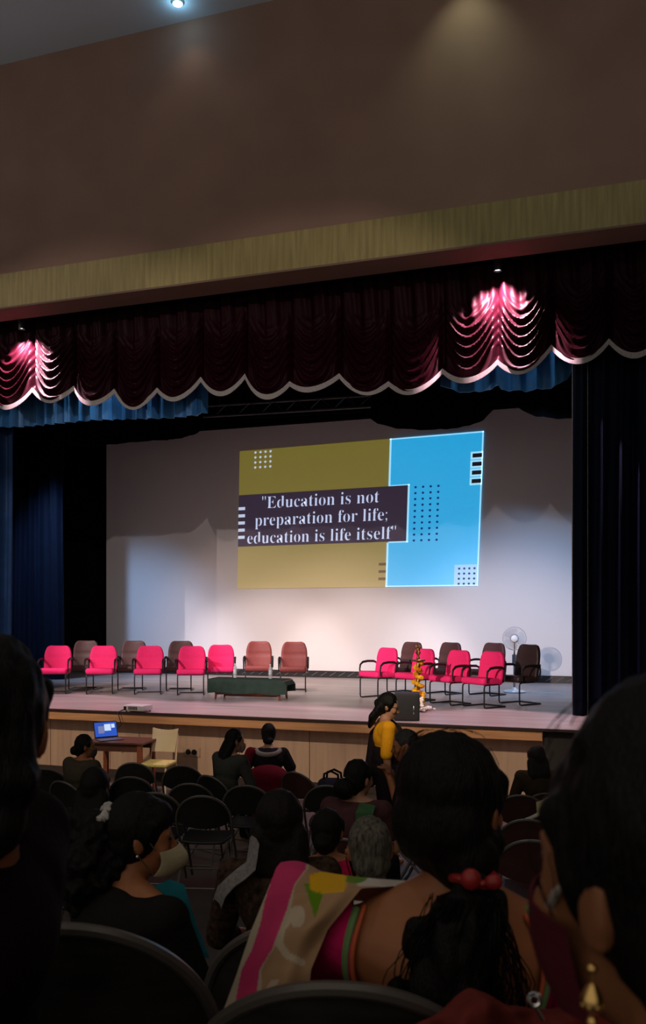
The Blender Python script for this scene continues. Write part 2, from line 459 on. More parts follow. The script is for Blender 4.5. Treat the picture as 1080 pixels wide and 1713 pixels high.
def quote():
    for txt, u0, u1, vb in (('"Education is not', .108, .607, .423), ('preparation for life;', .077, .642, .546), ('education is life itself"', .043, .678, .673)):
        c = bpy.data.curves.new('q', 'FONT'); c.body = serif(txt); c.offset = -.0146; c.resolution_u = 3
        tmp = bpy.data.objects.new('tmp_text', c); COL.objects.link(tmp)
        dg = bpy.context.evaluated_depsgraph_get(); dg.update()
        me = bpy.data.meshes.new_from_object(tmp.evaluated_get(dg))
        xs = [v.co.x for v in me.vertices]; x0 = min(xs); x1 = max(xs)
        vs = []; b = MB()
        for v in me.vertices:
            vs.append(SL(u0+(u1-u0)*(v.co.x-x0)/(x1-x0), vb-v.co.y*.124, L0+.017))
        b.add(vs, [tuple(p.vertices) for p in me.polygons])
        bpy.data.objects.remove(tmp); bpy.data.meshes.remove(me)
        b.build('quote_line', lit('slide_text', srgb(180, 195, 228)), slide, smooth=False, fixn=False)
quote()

# ------------------------------------------------------------------ curtains
YV = 13.38
tips = [(-95, 655), (-18, 652), (55, 653), (125, 650), (192, 655), (263, 653), (336, 635), (410, 630), (485, 643), (568, 630), (650, 643), (740, 622), (832, 607), (922, 582), (1018, 572), (1110, 560), (1205, 550)]
lows = [(-55, 688), (20, 685), (88, 673), (155, 679), (228, 684), (300, 669), (373, 661), (447, 668), (525, 656), (608, 659), (695, 659), (786, 641), (877, 624), (970, 609), (1060, 600), (1160, 590)]
TP = [WY(p[0], p[1], YV) for p in tips]; LW = [WY(p[0], p[1], YV) for p in lows]
def scallop(x):
    for i in range(len(TP)-1):
        a, c, l = TP[i], TP[i+1], LW[i]
        if x <= c.x or i == len(TP)-2:
            u = (x-a.x)/(c.x-a.x); u = min(1, max(0, u))
            lin = a.z+(c.z-a.z)*u; dep = (a.z+c.z)/2-l.z
            return lin-dep*(1-abs(2*u-1)**2.0), u, i
def valance():
    b = MB(); x0, x1 = TP[0].x, TP[-1].x; nx = 900; nzv = 90; top = zf+.28
    pts = []; edge = []
    for i in range(nx+1):
        x = x0+(x1-x0)*i/nx; zb, u, k = scallop(x); row = []
        pin = math.sin(PI*u)                       # 0 at the gathers, 1 in the middle of a swag
        jit = noise.noise(Vector((k*3.1, 0, 0)))
        for j in range(nzv+1):
            s = j/nzv; z = zb+(top-zb)*s
            hh = z-zb
            sag = .34*(1-pin)*min(1, hh/.3)        # folds climb towards the gathers
            ph = (hh-sag)/(.155+.02*jit)+.5*jit+.35*noise.noise(Vector((x*1.3, 0, z*1.3)))
            low = max(0, min(1, (1.25-hh)/.5))
            f = .040*math.sin(2*PI*ph)*(.25+.75*pin)*low
            # upper part hangs in vertical tent folds
            f += (1-low)*(.05*math.sin(2*PI*u*2)+.022*math.sin(2*PI*u*5+3*z))*(.4+.6*pin)
            gather = (.03+.10*low)*math.exp(-(min(u, 1-u)/.055)**2)*min(1, hh/.15)
            y = YV-f-.10*pin*(.4+.6*low)+gather
            row.append((x, y, z))
        edge.append(row[0]); pts.append(row)
    b.grid(pts, .012, (0, 1, 0))
    t = thing('stage_valance', 'long maroon swagged valance with scalloped silver edge across stage top', 'curtain')
    b.build('valance_cloth', M_maroon, t)
    b = MB(); pts = []
    for i in range(len(edge)):
        e = Vector(edge[i]); pts.append([(e.x, e.y-.022, e.z-.035), (e.x, e.y-.022, e.z+.05)])
    b.grid(pts, .02, (0, 1, 0)); b.build('scalloped_trim', M_trim, t)
valance()

def drape(name, label, m, Y, pxs, tops, bottoms, amp=.05, per=.28, cat='curtain', th=.02, seed=0, trims=()):
    # hanging cloth: bottom edge and top edge given through photo points at depth Y, vertical folds
    P = [WY(px, pb, Y) for px, pb in bottoms]
    xs = [p.x for p in P]; zs = [p.z for p in P]
    nx = int((xs[-1]-xs[0])/.025)+2; nzz = 24; pts = []
    for i in range(nx+1):
        x = xs[0]+(xs[-1]-xs[0])*i/nx; zb = float(np.interp(x, xs, zs)); row = []
        for j in range(nzz+1):
            z = zb+(tops-zb)*j/nzz
            ph = x/per+.5*noise.noise(Vector((x*.9+seed, 0, z*.12)))
            y = Y+amp*math.sin(2*PI*ph)+.4*amp*math.sin(2*PI*ph*2.3+1.1)
            row.append((x, y, z))
        pts.append(row)
    b = MB(); b.grid(pts, th, (0, 1, 0))
    if not trims:
        return tag(b.build(name, m), label, cat)
    t = thing(name, label, cat); b.build('curtain_cloth', m, t)
    for i, r in trims:
        bb = MB(); bb.tube([(p[0]-.0, p[1]-.012, p[2]) for p in pts[i]], r, 6); bb.build('edge_cord', M_trim, t)
    return t
# blue border behind the valance (two pieces)
drape('blue_border_curtain', 'bright blue border cloth showing under the valance at left', M_blue, 13.85, None, 9.0,
      [(-80, 716), (35, 714), (90, 709), (150, 703), (215, 701), (290, 699), (330, 694), (345, 690)], .05, .25, seed=2)
drape('blue_border_curtain', 'bright blue border cloth showing under the valance at right', M_blue, 13.85, None, 9.0,
      [(736, 645), (765, 655), (800, 656), (835, 645), (837, 652), (880, 654), (925, 648), (948, 634), (958, 615)], .05, .33, seed=8)
drape('blue_side_curtain', 'blue side curtain gathered at the left edge of the stage', mat('deep_blue_velvet', (.006, .026, .075), .6, spec=.15, noise_amt=.15, noise_scale=5), 14.15, None, 9.0,
      [(-190, 1152), (-60, 1154), (18, 1155)], .09, .42, seed=4)
drape('navy_leg_curtain', 'dark navy leg curtain standing in the left wing', M_navy, 17.3, None, 6.6,
      [(-70, 1136), (28, 1137), (104, 1138)], .06, .35, seed=6)
# right hand house curtain
drape('navy_house_curtain', 'tall navy house curtain with pale edge cords at stage right side', M_navy, 13.65, None, 9.2,
      [(957, 1196), (1010, 1200), (1080, 1205), (1180, 1213)], .085, .34, seed=11, trims=((0, .008), (9, .006)))
# black borders
drape('black_border_curtain', 'black border swag hiding the upper left of the backdrop', M_black, 17.0, None, 10.6,
      [(-60, 740), (100, 746), (178, 744), (240, 738), (290, 735), (322, 728), (340, 716), (348, 690), (350, 680)], .03, .5, seed=1)
drape('black_border_curtain', 'black border swag hanging over the middle right of the backdrop', M_black, 16.6, None, 10.6,
      [(597, 680), (610, 694), (630, 708), (660, 716), (700, 719), (745, 718), (785, 712), (808, 702), (826, 684)], .03, .5, seed=3)
drape('black_border_curtain', 'black border swag beside the navy house curtain', M_black, 16.6, None, 10.6,
      [(858, 676), (872, 686), (895, 696), (930, 700), (990, 700)], .03, .5, seed=5)
drape('black_border_curtain', 'straight black border high behind the swags', M_black, 18.2, None, 10.6,
      [(60, 716), (340, 704), (600, 690), (820, 678), (1040, 664)], .02, .5, seed=9)
b = MB()
p0 = WY(340, 697, 16.2); p1 = WY(620, 680, 16.2)
for dz in (0, .22):
    b.tube([p0+Vector((0, 0, dz)), p1+Vector((0, 0, dz))], .028, 10)
for i in range(14):
    a = p0.lerp(p1, i/14); c = p0.lerp(p1, (i+1)/14)
    b.tube([a, c+Vector((0, 0, .22))] if i % 2 else [a+Vector((0, 0, .22)), c], .012, 6)
for u in (.1, .9):
    c = p0.lerp(p1, u); b.tube([c, (c.x, c.y, 10.6)], .012, 6)
tag(b.build('lighting_truss', mat('dark_truss', (.03, .03, .032), .5)), 'dark lighting truss above the middle of the backdrop', 'truss')

# ------------------------------------------------------------------ lamps
def downlight(name, label, c, r, lens_col, k, aim=None, power=0, col=(1, .9, .7), deg=60, blend=.6):
    t = thing(name, label, 'ceiling light', c)
    MB().lathe([(r*1.25, 0), (r*1.25, -.02), (r*1.05, -.035), (r*.98, -.02), (r*.98, 0)]).build('bezel', M_white, t)
    MB().lathe([(.001, -.012), (r*.95, -.012), (r*.95, -.004), (.001, -.004)]).build('lens', mat('lens_'+label[:12], (.8, .8, .8), .4, emit=lens_col, emit_str=k), t)
    if power:
        o = spot('downlight_lamp', (0, 0, -.06), aim, power, col, deg, blend, .05, t)
    return t
p = WZ(297, 3, zc-.0)
downlight('recessed_downlight', 'small bluish recessed downlight glowing in grey ceiling', (p.x, p.y, zc), .075, (.45, .80, 1.0), 6, (0.1, .35, -2.0), 7, (1.0, .86, .62), 90, 1.0)
l = bpy.data.lights.new('lens_spill', 'POINT'); l.energy = 2.2; l.color = (.35, .72, 1.0); l.shadow_soft_size = .04
o = bpy.data.objects.new('lens_spill', l); COL.objects.link(o); o.location = (p.x, p.y, zc-.13)
p2 = WY(772, -40, 12.02)
downlight('recessed_downlight', 'recessed downlight above frame washing the brown wall', (p2.x, 12.05, zc), .075, (1, .9, .65), 5, (0, .16, -1.0), 48, (.80, 1.0, .68), 84, 1.0)
for px, py, lab in ((832, 450, 'valance downlight above the right hand swag'), (36, 540, 'valance downlight above the left hand swag')):
    q = WY(px, py, 13.12)
    t = thing('valance_downlight', lab, 'ceiling light', (q.x, 13.12, zf-.15))
    MB().lathe([(.001, .18), (.060, .18), (.066, .16), (.066, .0), (.060, -.004), (.056, .0), (.054, .03), (.001, .04)]).build('can', M_metal_b, t)
    MB().lathe([(.001, .028), (.052, .028), (.052, .034), (.001, .034)]).build('lens', mat('valance_lens', (.8, .8, .8), .4, emit=(1, .86, .9), emit_str=8), t)
    spot('downlight_lamp', (0, 0, -.01), (0, .22, -1.0), 1600, (1.0, .62, .76), 104, .6, .05, t)

# ------------------------------------------------------------------ visitor chairs on the stage
def pad(b, c, s, r, rot, grooves=(), taper=0.0, bend=0.0):
    def fn(o):
        hx = s[0]/2; k = (o.z/s[2]+.5)
        tt = max(0, min(1, (k-.52)/.48)); x = o.x*(1-taper*(1-math.sqrt(max(0, 1-tt*tt)))) if taper else o.x*(1-.10*max(0, o.y/s[1]))
        y = o.y+bend*(o.x/hx)**2
        for gz in grooves:
            y += .010*math.exp(-((o.z-gz)/.008)**2)*(1 if o.y < 0 else 0)
        return (x, y, o.z)
    b.rbox(c, s, r, n=22, fn=fn, rot=rot)
def rx(a): return Matrix.Rotation(a, 3, 'X')
def visitor_chair(label, m, loc, rz, tall=0.0, group=None, s=1.0):
    # faces -Y; sled base of steel tube, loop arms, upholstered seat and back
    t = thing('visitor_chair', label, 'chair', loc, rz, group, s)
    b = MB(); pad(b, (0, 0, 0), (.53, .50, .115), .05, None); o = b.build('seat', m, t); o.location = (0, -.03, .435); o.rotation_euler = (math.radians(-3), 0, 0)
    H0 = .49+tall
    b = MB(); pad(b, (0, 0, 0), (.53, .095, H0), .042, None, grooves=(-.06, 0.0, .05), taper=.42, bend=-.035)
    o = b.build('backrest', m, t); o.location = (0, .235, .43+H0/2); o.rotation_euler = (math.radians(-9), 0, 0)
    for sx in (-1, 1):
        b = MB(); x = sx*.285
        b.tube([(x, .20, .44), (x, .215, .56), (x, .20, .635), (x, .13, .665), (x, -.02, .67), (x, -.14, .655), (x, -.20, .61), (x, -.215, .53), (x, -.20, .42)], [.012, .014, .018, .022, .023, .022, .018, .014, .012], 8)
        b.build('armrest', M_arm, t)
    b = MB()
    for sx in (-1, 1):
        x = sx*.245
        b.tube([(x, .10, .385), (x, -.18, .385), (x, -.225, .37), (x, -.235, .33), (x, -.235, .06), (x, -.225, .02), (x, -.19, .0125), (x, .26, .0125)], .0125, 8)
    b.tube([(-.245, .26, .0125), (.245, .26, .0125)], .0125, 8)
    b.tube([(-.245, .10, .385), (.245, .10, .385)], .0125, 8)
    b.tube([(-.245, -.12, .385), (.245, -.12, .385)], .0125, 8)
    b.build('sled_frame', M_metal_b, t)
    b = MB()
    for sx in (-1, 1): b.tube([(sx*.2, .10, .385), (sx*.2, .26, .41), (sx*.2, .29, .55), (sx*.2, .30, .68)], .011, 6)
    b.build('back_bracket', M_metal_b, t)
    return t
GR = 'red visitor chairs on stage'
GD = 'dark leather visitor chairs on stage'
CH = [
 ('red', 93, 1159.5, 22, 'leftmost red fabric visitor chair at the stage left end'),
 ('red', 170, 1160, 22, 'second red fabric visitor chair from the left end of stage'),
 ('red', 249, 1160.5, 23, 'third red visitor chair from the left, above the white projector'),
 ('red', 320, 1161.5, 23, 'fourth red visitor chair from left, in front of the last dark plum one'),
 ('red', 369, 1156, 23, 'red visitor chair next to the green draped low table'),
 ('plum', 140, 1152.5, 21, 'dark plum visitor chair behind the two leftmost red ones'),
 ('plum', 221, 1153.5, 21, 'dark plum visitor chair behind the second and third red ones'),
 ('plum', 301, 1154.5, 21, 'dark plum visitor chair behind the third and fourth red ones'),
 ('burg', 432, 1153.5, 19, 'burgundy leather visitor chair right behind the green table'),
 ('burg', 491, 1156, 17, 'burgundy leather visitor chair past the green table right end'),
 ('red', 633, 1167.5, -34, 'first red visitor chair of the right row, open seat towards centre'),
 ('red', 694, 1171.5, -34, 'red visitor chair behind the garlanded brass lamp'),
 ('red', 752, 1177.5, -36, 'third red visitor chair of the right row, after the garlanded lamp'),
 ('red', 808, 1182.5, -36, 'last red visitor chair of the right row, nearest the black one'),
 ('plum', 676, 1158.5, -30, 'dark plum visitor chair behind the first red one at right'),
 ('plum', 741, 1160.5, -30, 'dark plum visitor chair behind the gap past the garlanded lamp'),
 ('plum', 814, 1162.5, -30, 'dark plum visitor chair mostly hidden by the last red one'),
 ('black', 868, 1177.5, -40, 'black brown leather visitor chair in front of the pedestal fan'),
]
proto = {}
MM = {'red': (M_red, .0), 'plum': (M_dkmar, .07), 'burg': (M_burg, .06), 'black': (M_blkl, .10)}
for kind, px, py, a, lab in CH:
    w = WZ(px, py, STAGE); m, tall = MM[kind]
    g = GR if kind == 'red' else GD if kind == 'plum' else None
    if kind == 'burg': g = 'burgundy visitor chairs by the green table'
    if kind in proto: dup(proto[kind], w, math.radians(a), lab, g)
    else: proto[kind] = visitor_chair(lab, m, w, math.radians(a), tall, g)

# low table with a green cloth
V = Vector
def low_table():
    w = WZ(420, 1169, STAGE)
    t = thing('low_table', 'low red brown wooden table under the green cloth', 'table', w, math.radians(3)); t.scale.z = .9
    MB().rbox((0, 0, .385), (1.42, .52, .03), .008, n=6).build('tabletop', M_wood, t)
    b = MB(); b.box((0, -.2, .12), (1.2, .03, .05)); b.box((0, .2, .12), (1.2, .03, .05)); b.box((0, 0, .06), (1.0, .025, .025)); b.build('stretcher', M_wood, t, smooth=False)
    for sx in (-1, 1):
        for sy in (-1, 1):
            b = MB(); b.tube([(sx*.6, sy*.21, .37), (sx*.6, sy*.21, .10), (sx*.61, sy*.22, 0)], [.028, .026, .016], 8); b.build('leg', M_wood, t)
    # cloth: a sheet lying on the top and falling at front, back and right end
    c = thing('green_tablecloth', 'dark green cloth draped over the low wooden table', 'tablecloth', w, math.radians(3)); c.scale.z = .9
    b = MB(); prof = [(-.285, .13), (-.278, .2), (-.272, .30), (-.268, .385), (-.255, .405), (0, .406), (.255, .405), (.268, .385), (.275, .28), (.285, .15)]
    pts = []
    for i in range(81):
        x = -.74+1.50*i/80; row = []
        for y, z in prof:
            f = max(0, (.39-z)/.25)
            yy = y+math.copysign(1, y)*f*(.012*math.sin(x*21)+.008*math.sin(x*47+1))
            zz = z
            if i > 74: zz = z-(.0 if z < .3 else .10*((i-74)/6)**2)
            row.append((x, yy, zz+f*.012*math.sin(x*9)))
        pts.append(row)
    b.grid(pts, .006, (0, 0, 1)); b.build('cloth', M_green, c)
    for px, py, lab in ((393, 1131, 'clear water bottle at left end of green table'), (452, 1133, 'clear water bottle between the burgundy chairs on green table')):
        q = V(WY_(px, w.y+.08, 0))
        bt = thing('water_bottle', lab, 'bottle', (q.x, q.y, STAGE+.371), 0, 'water bottles on the green table')
        MB().lathe([(.001, 0), (.030, 0), (.034, .01), (.034, .07), (.031, .10), (.034, .13), (.034, .17), (.026, .205), (.014, .225), (.013, .24)]).build('bottle_body', M_glass, bt)
        MB().lathe([(.0345, .075), (.0350, .08), (.0350, .145), (.0345, .15)]).build('bottle_label', M_label, bt)
        MB().lathe([(.001, .236), (.016, .236), (.016, .262), (.001, .264)]).build('cap', M_white, bt)
low_table()

# pedestal fan
def fan():
    w = WZ(860, 1158, STAGE); hc = WD(857, 1068, (w-CAM).dot(FWD)); h = hc.z-STAGE
    t = thing('pedestal_fan', 'white pedestal fan behind the black chair at right', 'fan', w, math.radians(5))
    MB().lathe([(.001, 0), (.21, 0), (.22, .015), (.20, .035), (.06, .06), (.04, .09), (.03, .10)], n=32).build('base', M_white, t)
    MB().lathe([(.021, .08), (.021, h*.6), (.016, h*.6), (.014, h-.12), (.014, h-.04)], n=12).build('pole', M_fanp, t)
    MB().rbox((0, .03, h*.60), (.09, .08, .22), .02, n=6).build('control_box', M_fanp, t)
    b = MB(); b.lathe([(.02, -.11), (.075, -.08), (.09, 0), (.07, .08), (.05, .10)], (0, .07, h), 20, Matrix.Rotation(PI/2, 3, 'X')); b.build('motor', M_fanp, t)
    R = .23
    b = MB()
    for yy, rr in ((-.06, R*.97), (.02, R*.97), (-.02, R)):
        b.tube([(rr*math.cos(2*PI*k/40), yy, h+rr*math.sin(2*PI*k/40)) for k in range(40)], .004, 5, True)
    for k in range(48):
        a = 2*PI*k/48; c, s_ = math.cos(a), math.sin(a)
        b.tube([(.06*c, -.085, h+.06*s_), (R*.7*c, -.08, h+R*.7*s_), (R*.97*c, -.055, h+R*.97*s_), (R*c, -.02, h+R*s_), (R*.97*c, .02, h+R*.97*s_), (.07*c, .05, h+.07*s_)], .0016, 4)
    b.build('guard', M_fanw, t)
    MB().lathe([(.001, -.012), (.06, -.010), (.066, 0), (.05, .012)], (0, -.088, h), 24, Matrix.Rotation(PI/2, 3, 'X')).build('badge', mat('fan_hub', (.9, .92, .95), .4), t)
    for k in range(3):
        b = MB(); pts = []
        for i in range(9):
            r = .04+.165*i/8; row = []
            for j in range(7):
                a = 2*PI*k/3+(-.5+j/6)*(1.55+.3*math.sin(PI*i/8)); row.append((r*math.cos(a), -.02+.03*(j/6-.5), h+r*math.sin(a)))
            pts.append(row)
        b.grid(pts, .003, (0, 1, 0)); b.build('blade', M_fan, t)
    b = MB(); b.tube([(.1, .05, .02), (.25, .02, .012), (.5, -.10, .012), (.95, -.12, .012)], .006, 6); b.build('power_cord', M_white, t)
fan()

# brass lamp with marigold garland
def brass_lamp():
    w = WZ(699, 1189, STAGE); top = WD(697, 1079, (w-CAM).dot(FWD)).z-STAGE
    t = thing('brass_oil_lamp', 'tall brass oil lamp wound with a marigold garland', 'lamp', w)
    k = top/1.1
    prof = [(.001, 0), (.16, 0), (.165, .02), (.12, .05), (.05, .09), (.03, .14), (.045, .17), (.03, .2), (.025, .4), (.04, .43), (.025, .46), (.022, .70), (.035, .74), (.022, .78), (.02, .82)]
    MB().lathe([(r, z*k) for r, z in prof]).build('stem', M_brass, t)
    MB().lathe([(r, z*k) for r, z in [(.02, .81), (.11, .835), (.125, .855), (.12, .86), (.03, .85), (.02, .87)]]).build('oil_dish', M_brass, t)
    b = MB(); b.lathe([(r, z*k) for r, z in [(.018, .85), (.03, .88), (.016, .92), (.03, .95), (.045, .97), (.03, 1.0), (.012, 1.01)]], n=16)
    b.ell((0, 0, 1.03*k), (.035, .03, .05)); b.ell((-.03, 0, 1.07*k), (.012, .01, .035)); b.ell((.03, 0, 1.07*k), (.012, .01, .035)); b.cap((0, -.02, 1.05*k), (0, -.06, 1.07*k), .014, .006)
    b.build('finial', M_brass, t)
    g = thing('marigold_garland', 'orange and yellow marigold garland spiralled down the brass lamp', 'garland', w)
    bo = MB(); by = MB(); n = 62
    for i in range(n):
        a = i/n*2*PI*5.2; z = (.80-.66*i/n)*k; r = .050+.02*math.sin(i*.9)
        if i > n-10: r += .003*(i-n+10)
        c = (r*math.cos(a), r*math.sin(a), z)
        bb = bo if (i//3) % 3 == 0 else by
        q = .036+.008*rnd.random(); bb.ell(c, (q, q, q*.8), nu=10, nv=7)
    for i in range(16):
        by.ell((.075+.01*rnd.random(), -.03*i/16, (.30-.20*i/16)*k), (.03, .03, .025), nu=10, nv=7)
    def rough(me):
        for v in me.vertices: v.co += Vector([rnd.uniform(-.005, .005) for _ in range(3)])
    by.build('yellow_blooms', M_mari, g, post=rough); bo.build('orange_blooms', M_mario, g, post=rough)
    b = MB()
    for i in range(36):
        a = rnd.random()*2*PI; r = .10+.12*rnd.random(); b.ell((.05+r*math.cos(a), -.03+r*math.sin(a), .02+.05*rnd.random()), (.028, .028, .02), nu=8, nv=6)
    for i in range(12): b.ell((.06+.03*rnd.random(), -.09, .06+.014*i), (.024, .022, .02), nu=8, nv=6)
    tag(b.build('jasmine_blossoms', M_jas, loc=w), 'heap of white blossoms round the foot of the brass lamp', 'flowers', kind='stuff')
brass_lamp()

# stage monitor speaker
def monitor():
    w = WZ(676, 1206, STAGE)
    t = thing('stage_monitor', 'black box speaker standing on the stage edge behind the woman in yellow', 'speaker', w+Vector((0, .17, 0)), math.radians(12))
    MB().rbox((0, 0, .20), (.37, .34, .40), .012, n=6).build('cabinet', mat('speaker_black', (.014, .014, .016), .6), t)
    MB().rbox((0, -.175, .20), (.34, .015, .37), .006, n=6).build('grille', M_grille, t)
    b = MB(); b.tube([(.10, -.19, .10), (.10, -.20, .12), (.10, -.20, .20), (.10, -.19, .22)], .006, 6); b.build('handle', M_silver, t)
monitor()
# projector on the stage edge and its cable
def projector():
    w = WZ(224, 1192, STAGE)
    t = thing('data_projector', 'white data projector lying on the stage edge at left', 'projector', w+Vector((0, .13, .012)), math.radians(-4))
    MB().rbox((0, 0, .055), (.37, .27, .095), .02, n=8).build('case', mat('projector_shell', (.60, .58, .57), .4), t)
    b = MB()
    for i in range(6): b.box((-.08+.028*i, -.137, .055), (.016, .006, .05))
    b.box((-.155, -.137, .05), (.045, .006, .06)); b.build('vents', M_metal_b, t, smooth=False)
    MB().lathe([(.001, 0), (.035, 0), (.035, .03), (.028, .03), (.026, .015), (.001, .012)], (.12, .135, .055), 20, Matrix.Rotation(-PI/2, 3, 'X')).build('lens', M_metal_b, t)
    b = MB()
    for sx in (-1, 1):
        for sy in (-1, 1): b.lathe([(.012, -.012), (.012, .01)], (sx*.15, sy*.1, .0), 8)
    b.build('feet', M_metal_b, t)
    b = MB(); p = WZ(206, 1188, STAGE+.02); e = WY(203, 1212, 11.90); e2 = WY(196, 1219, 11.92)
    b.tube([p, Vector((p.x-.03, 12.1, STAGE+.02)), Vector((p.x-.03, 11.93, STAGE)), e, e2, WY(172, 1235, 11.9)], .008, 6)
    tag(b.build('projector_cable', M_metal_b), 'black cable hanging from the projector over the stage edge', 'cable')
projector()

# wall sockets on the stage front
def sockets():
    c = WY(320, 1258, 12.38)
    t = thing('socket_plate', 'pale socket plate with two round dark outlets on stage front', 'socket', c)
    MB().rbox((0, 0, 0), (.30, .016, .15), .006, n=5).build('plate', mat('socket_plate', (.48, .33, .23), .5), t)
    for sx in (-1, 1):
        MB().lathe([(.001, .012), (.040, .012), (.045, .006), (.045, -.004), (.001, -.004)], (sx*.052, -.006, .0), 20, Matrix.Rotation(PI/2, 3, 'X')).build('outlet', M_metal_b, t)
sockets()

# desk with laptop, cream chair
def desk():
    pz = floor_z(11.3)
    c = WD(205, 1237, 12.9)
    c = Vector((c.x, c.y, pz)); hz = WD(205, 1237, 12.9).z-pz
    t = thing('wooden_desk', 'dark wooden desk carrying the laptop below the stage', 'table', c, math.radians(6))
    MB().rbox((0, 0, hz-.016), (.92, .60, .032), .006, n=5).build('tabletop', M_dwood, t)
    b = MB(); b.box((0, -.22, hz-.09), (.74, .025, .11)); b.box((0, .22, hz-.09), (.74, .025, .11)); b.build('apron', M_dwood, t, smooth=False)
    for sx in (-1, 1):
        for sy in (-1, 1):
            b = MB(); b.rbox((sx*.38, sy*.23, (hz-.03)/2), (.07, .07, hz-.03), .008, n=4); b.build('leg', M_wood, t)
    l = thing('laptop', 'open laptop with a glowing blue desktop on the desk', 'laptop', WD(183, 1237.5, 12.85)*1.0, math.radians(52))
    l.location.z = pz+hz+.001
    MB().rbox((0, .0, .009), (.36, .25, .018), .006, n=5).build('keyboard_base', mat('laptop_grey', (.10, .10, .11), .4), l)
    li = thing('lid_pivot', None, None); bpy.data.objects.remove(li)
    R = Matrix.Rotation(math.radians(-18), 3, 'X')
    b = MB(); b.rbox((0, 0, 0), (.36, .012, .25), .005, n=5); o = b.build('lid', M_metal_b, l); o.location = (-.0, .165, .135); o.rotation_euler = (math.radians(-18), 0, 0)
    b = MB(); b.box((0, -.0075, .003), (.335, .002, .215)); s = b.build('screen', mat('laptop_screen', (.02, .03, .06), .3, emit=srgb(42, 84, 190), emit_str=1.0), o, smooth=False)
    b = MB(); b.box((.03, -.0095, .03), (.10, .002, .10)); b.box((.115, -.0095, .05), (.05, .002, .06)); b.build('open_window', mat('laptop_window', (.3, .3, .3), .3, emit=srgb(190, 215, 245)), o, smooth=False)
    b = MB(); b.box((-.07, -.0095, -.0), (.09, .002, .11)); b.build('dark_window', mat('laptop_window_dim', (.1, .1, .1), .3, emit=srgb(110, 120, 165)), o, smooth=False)
desk()
def cream_chair():
    d = 12.7; c = WD(264, 1285, d); c.z = floor_z(c.y); rz = TH+math.radians(168)
    t = thing('plastic_chair', 'cream chair with yellow seat facing the hall below the stage', 'chair', c, rz)
    # local: occupant faces +Y
    b = MB(); b.rbox((0, 0, .42), (.44, .42, .05), .02, n=8); b.build('seat', M_yseat, t)
    b = MB(); pts = []
    for i in range(15):
        x = -.2+.4*i/14; row = []
        for j in range(12):
            z = .56+.31*j/11
            z2 = z+(.035*abs(x/.2)**2 if j > 8 else 0)
            row.append((x*(.92+.10*j/11), -.22-.10*(j/11)+.03*(x/.2)**2, z2))
        pts.append(row)
    b.grid(pts, .016, (0, -1, 0)); b.build('backrest', M_cream, t)
    b = MB(); b.box((0, -.325, .80), (.12, .012, .035), None); b.build('grip_slot', M_metal_b, t)
    for sx in (-1, 1):
        b = MB(); b.tube([(sx*.19, -.30, .82), (sx*.2, -.2, .45), (sx*.2, -.23, 0)], .014, 8); b.build('back_leg', M_cream, t)
        b = MB(); b.tube([(sx*.19, .17, .42), (sx*.2, .21, 0)], .014, 8); b.build('front_leg', M_cream, t)
cream_chair()

# ------------------------------------------------------------------ folding chairs in the hall
def arch(x, w=.235):
    k = max(0, 1-abs(x/w)**2.05); return .60+.23*k**(1/2.05)
def folding_chair(label, loc, rz, m, s=1.0, group=None):
    t = thing('folding_chair', label, 'chair', loc, rz, group, s)
    w = .235
    def back_y(x, z): return -.20-.17*(z-.55)+.055*(x/w)**2
    b = MB(); pts = []
    for i in range(33):
        x = w*math.sin(-PI/2+PI*i/32); zt_ = arch(x); zb_ = .545+.055*abs(x/w)**2.2; row = []
        for j in range(13):
            z = zb_+(zt_-zb_)*j/12; row.append((x*.985, back_y(x, z), z))
        pts.append(row)
    b.grid(pts, .014, (0, 1, 0)); b.build('back_panel', m, t)
    b = MB(); path = [(-w, .20, .012), (-w, .02, .34), (-w, -.10, .50)]
    for i in range(41):
        x = w*math.sin(-PI/2+PI*i/40); z = arch(x); path.append((x, back_y(x, z), z))
    path += [(w, -.10, .50), (w, .02, .34), (w, .20, .012)]
    b.tube(path, .0115, 8); b.tube([(-w, .15, .11), (w, .15, .11)], .008, 6); b.build('back_frame', M_rim, t)
    for sx in (-1, 1):
        b = MB(); b.tube([(sx*.205, .14, .425), (sx*.205, -.02, .27), (sx*.205, -.28, .012)], .0105, 8); b.build('rear_leg', M_rim, t)
    b = MB(); b.tube([(-.205, -.24, .06), (.205, -.24, .06)], .008, 6); b.build('rear_stretcher', M_rim, t)
    def sf(o):
        return (o.x*(1-.12*max(0, -o.y/.2)), o.y, o.z-.012*(1-(o.x/.2)**2)*(1 if o.z > 0 else .6))
    b = MB(); b.rbox((0, .0, .435), (.41, .40, .032), .014, n=12, fn=sf); b.build('seat', m, t)
    return t
FC = {}
def fchair(label, px, py, d, m='b', turn=0, s=1.0, fit=True, group='folding chairs in the hall', kz=0):
    # px, py: middle of the top of the back rest in the photo; d: distance
    h = .83*s
    if not fit:
        q = WD(px, py, d); s = (q.z-floor_z(q.y+.2))/.83
    if fit:
        best = None
        for k in range(81):
            dd = d*(.82+.36*k/80); q = WD(px, py, dd); e = abs(q.z-floor_z(q.y)-h)
            if best is None or e+.02*abs(dd/d-1) < best[0]: best = (e+.02*abs(dd/d-1), dd)
        d = best[1]
    q = WD(px, py, d); rz = TH*.55+math.radians(turn)
    off = Matrix.Rotation(rz, 3, 'Z') @ Vector((0, -.245*s, 0))
    loc = Vector((q.x-off.x, q.y-off.y, 0)); loc.z = floor_z(loc.y)
    mt = {'b': M_chairb, 'm': M_chairm, 'w': M_chairw}[m]
    if m in FC: return dup(FC[m], loc, rz, label, group, s)
    FC[m] = folding_chair(label, loc, rz, mt, s, group); return FC[m]

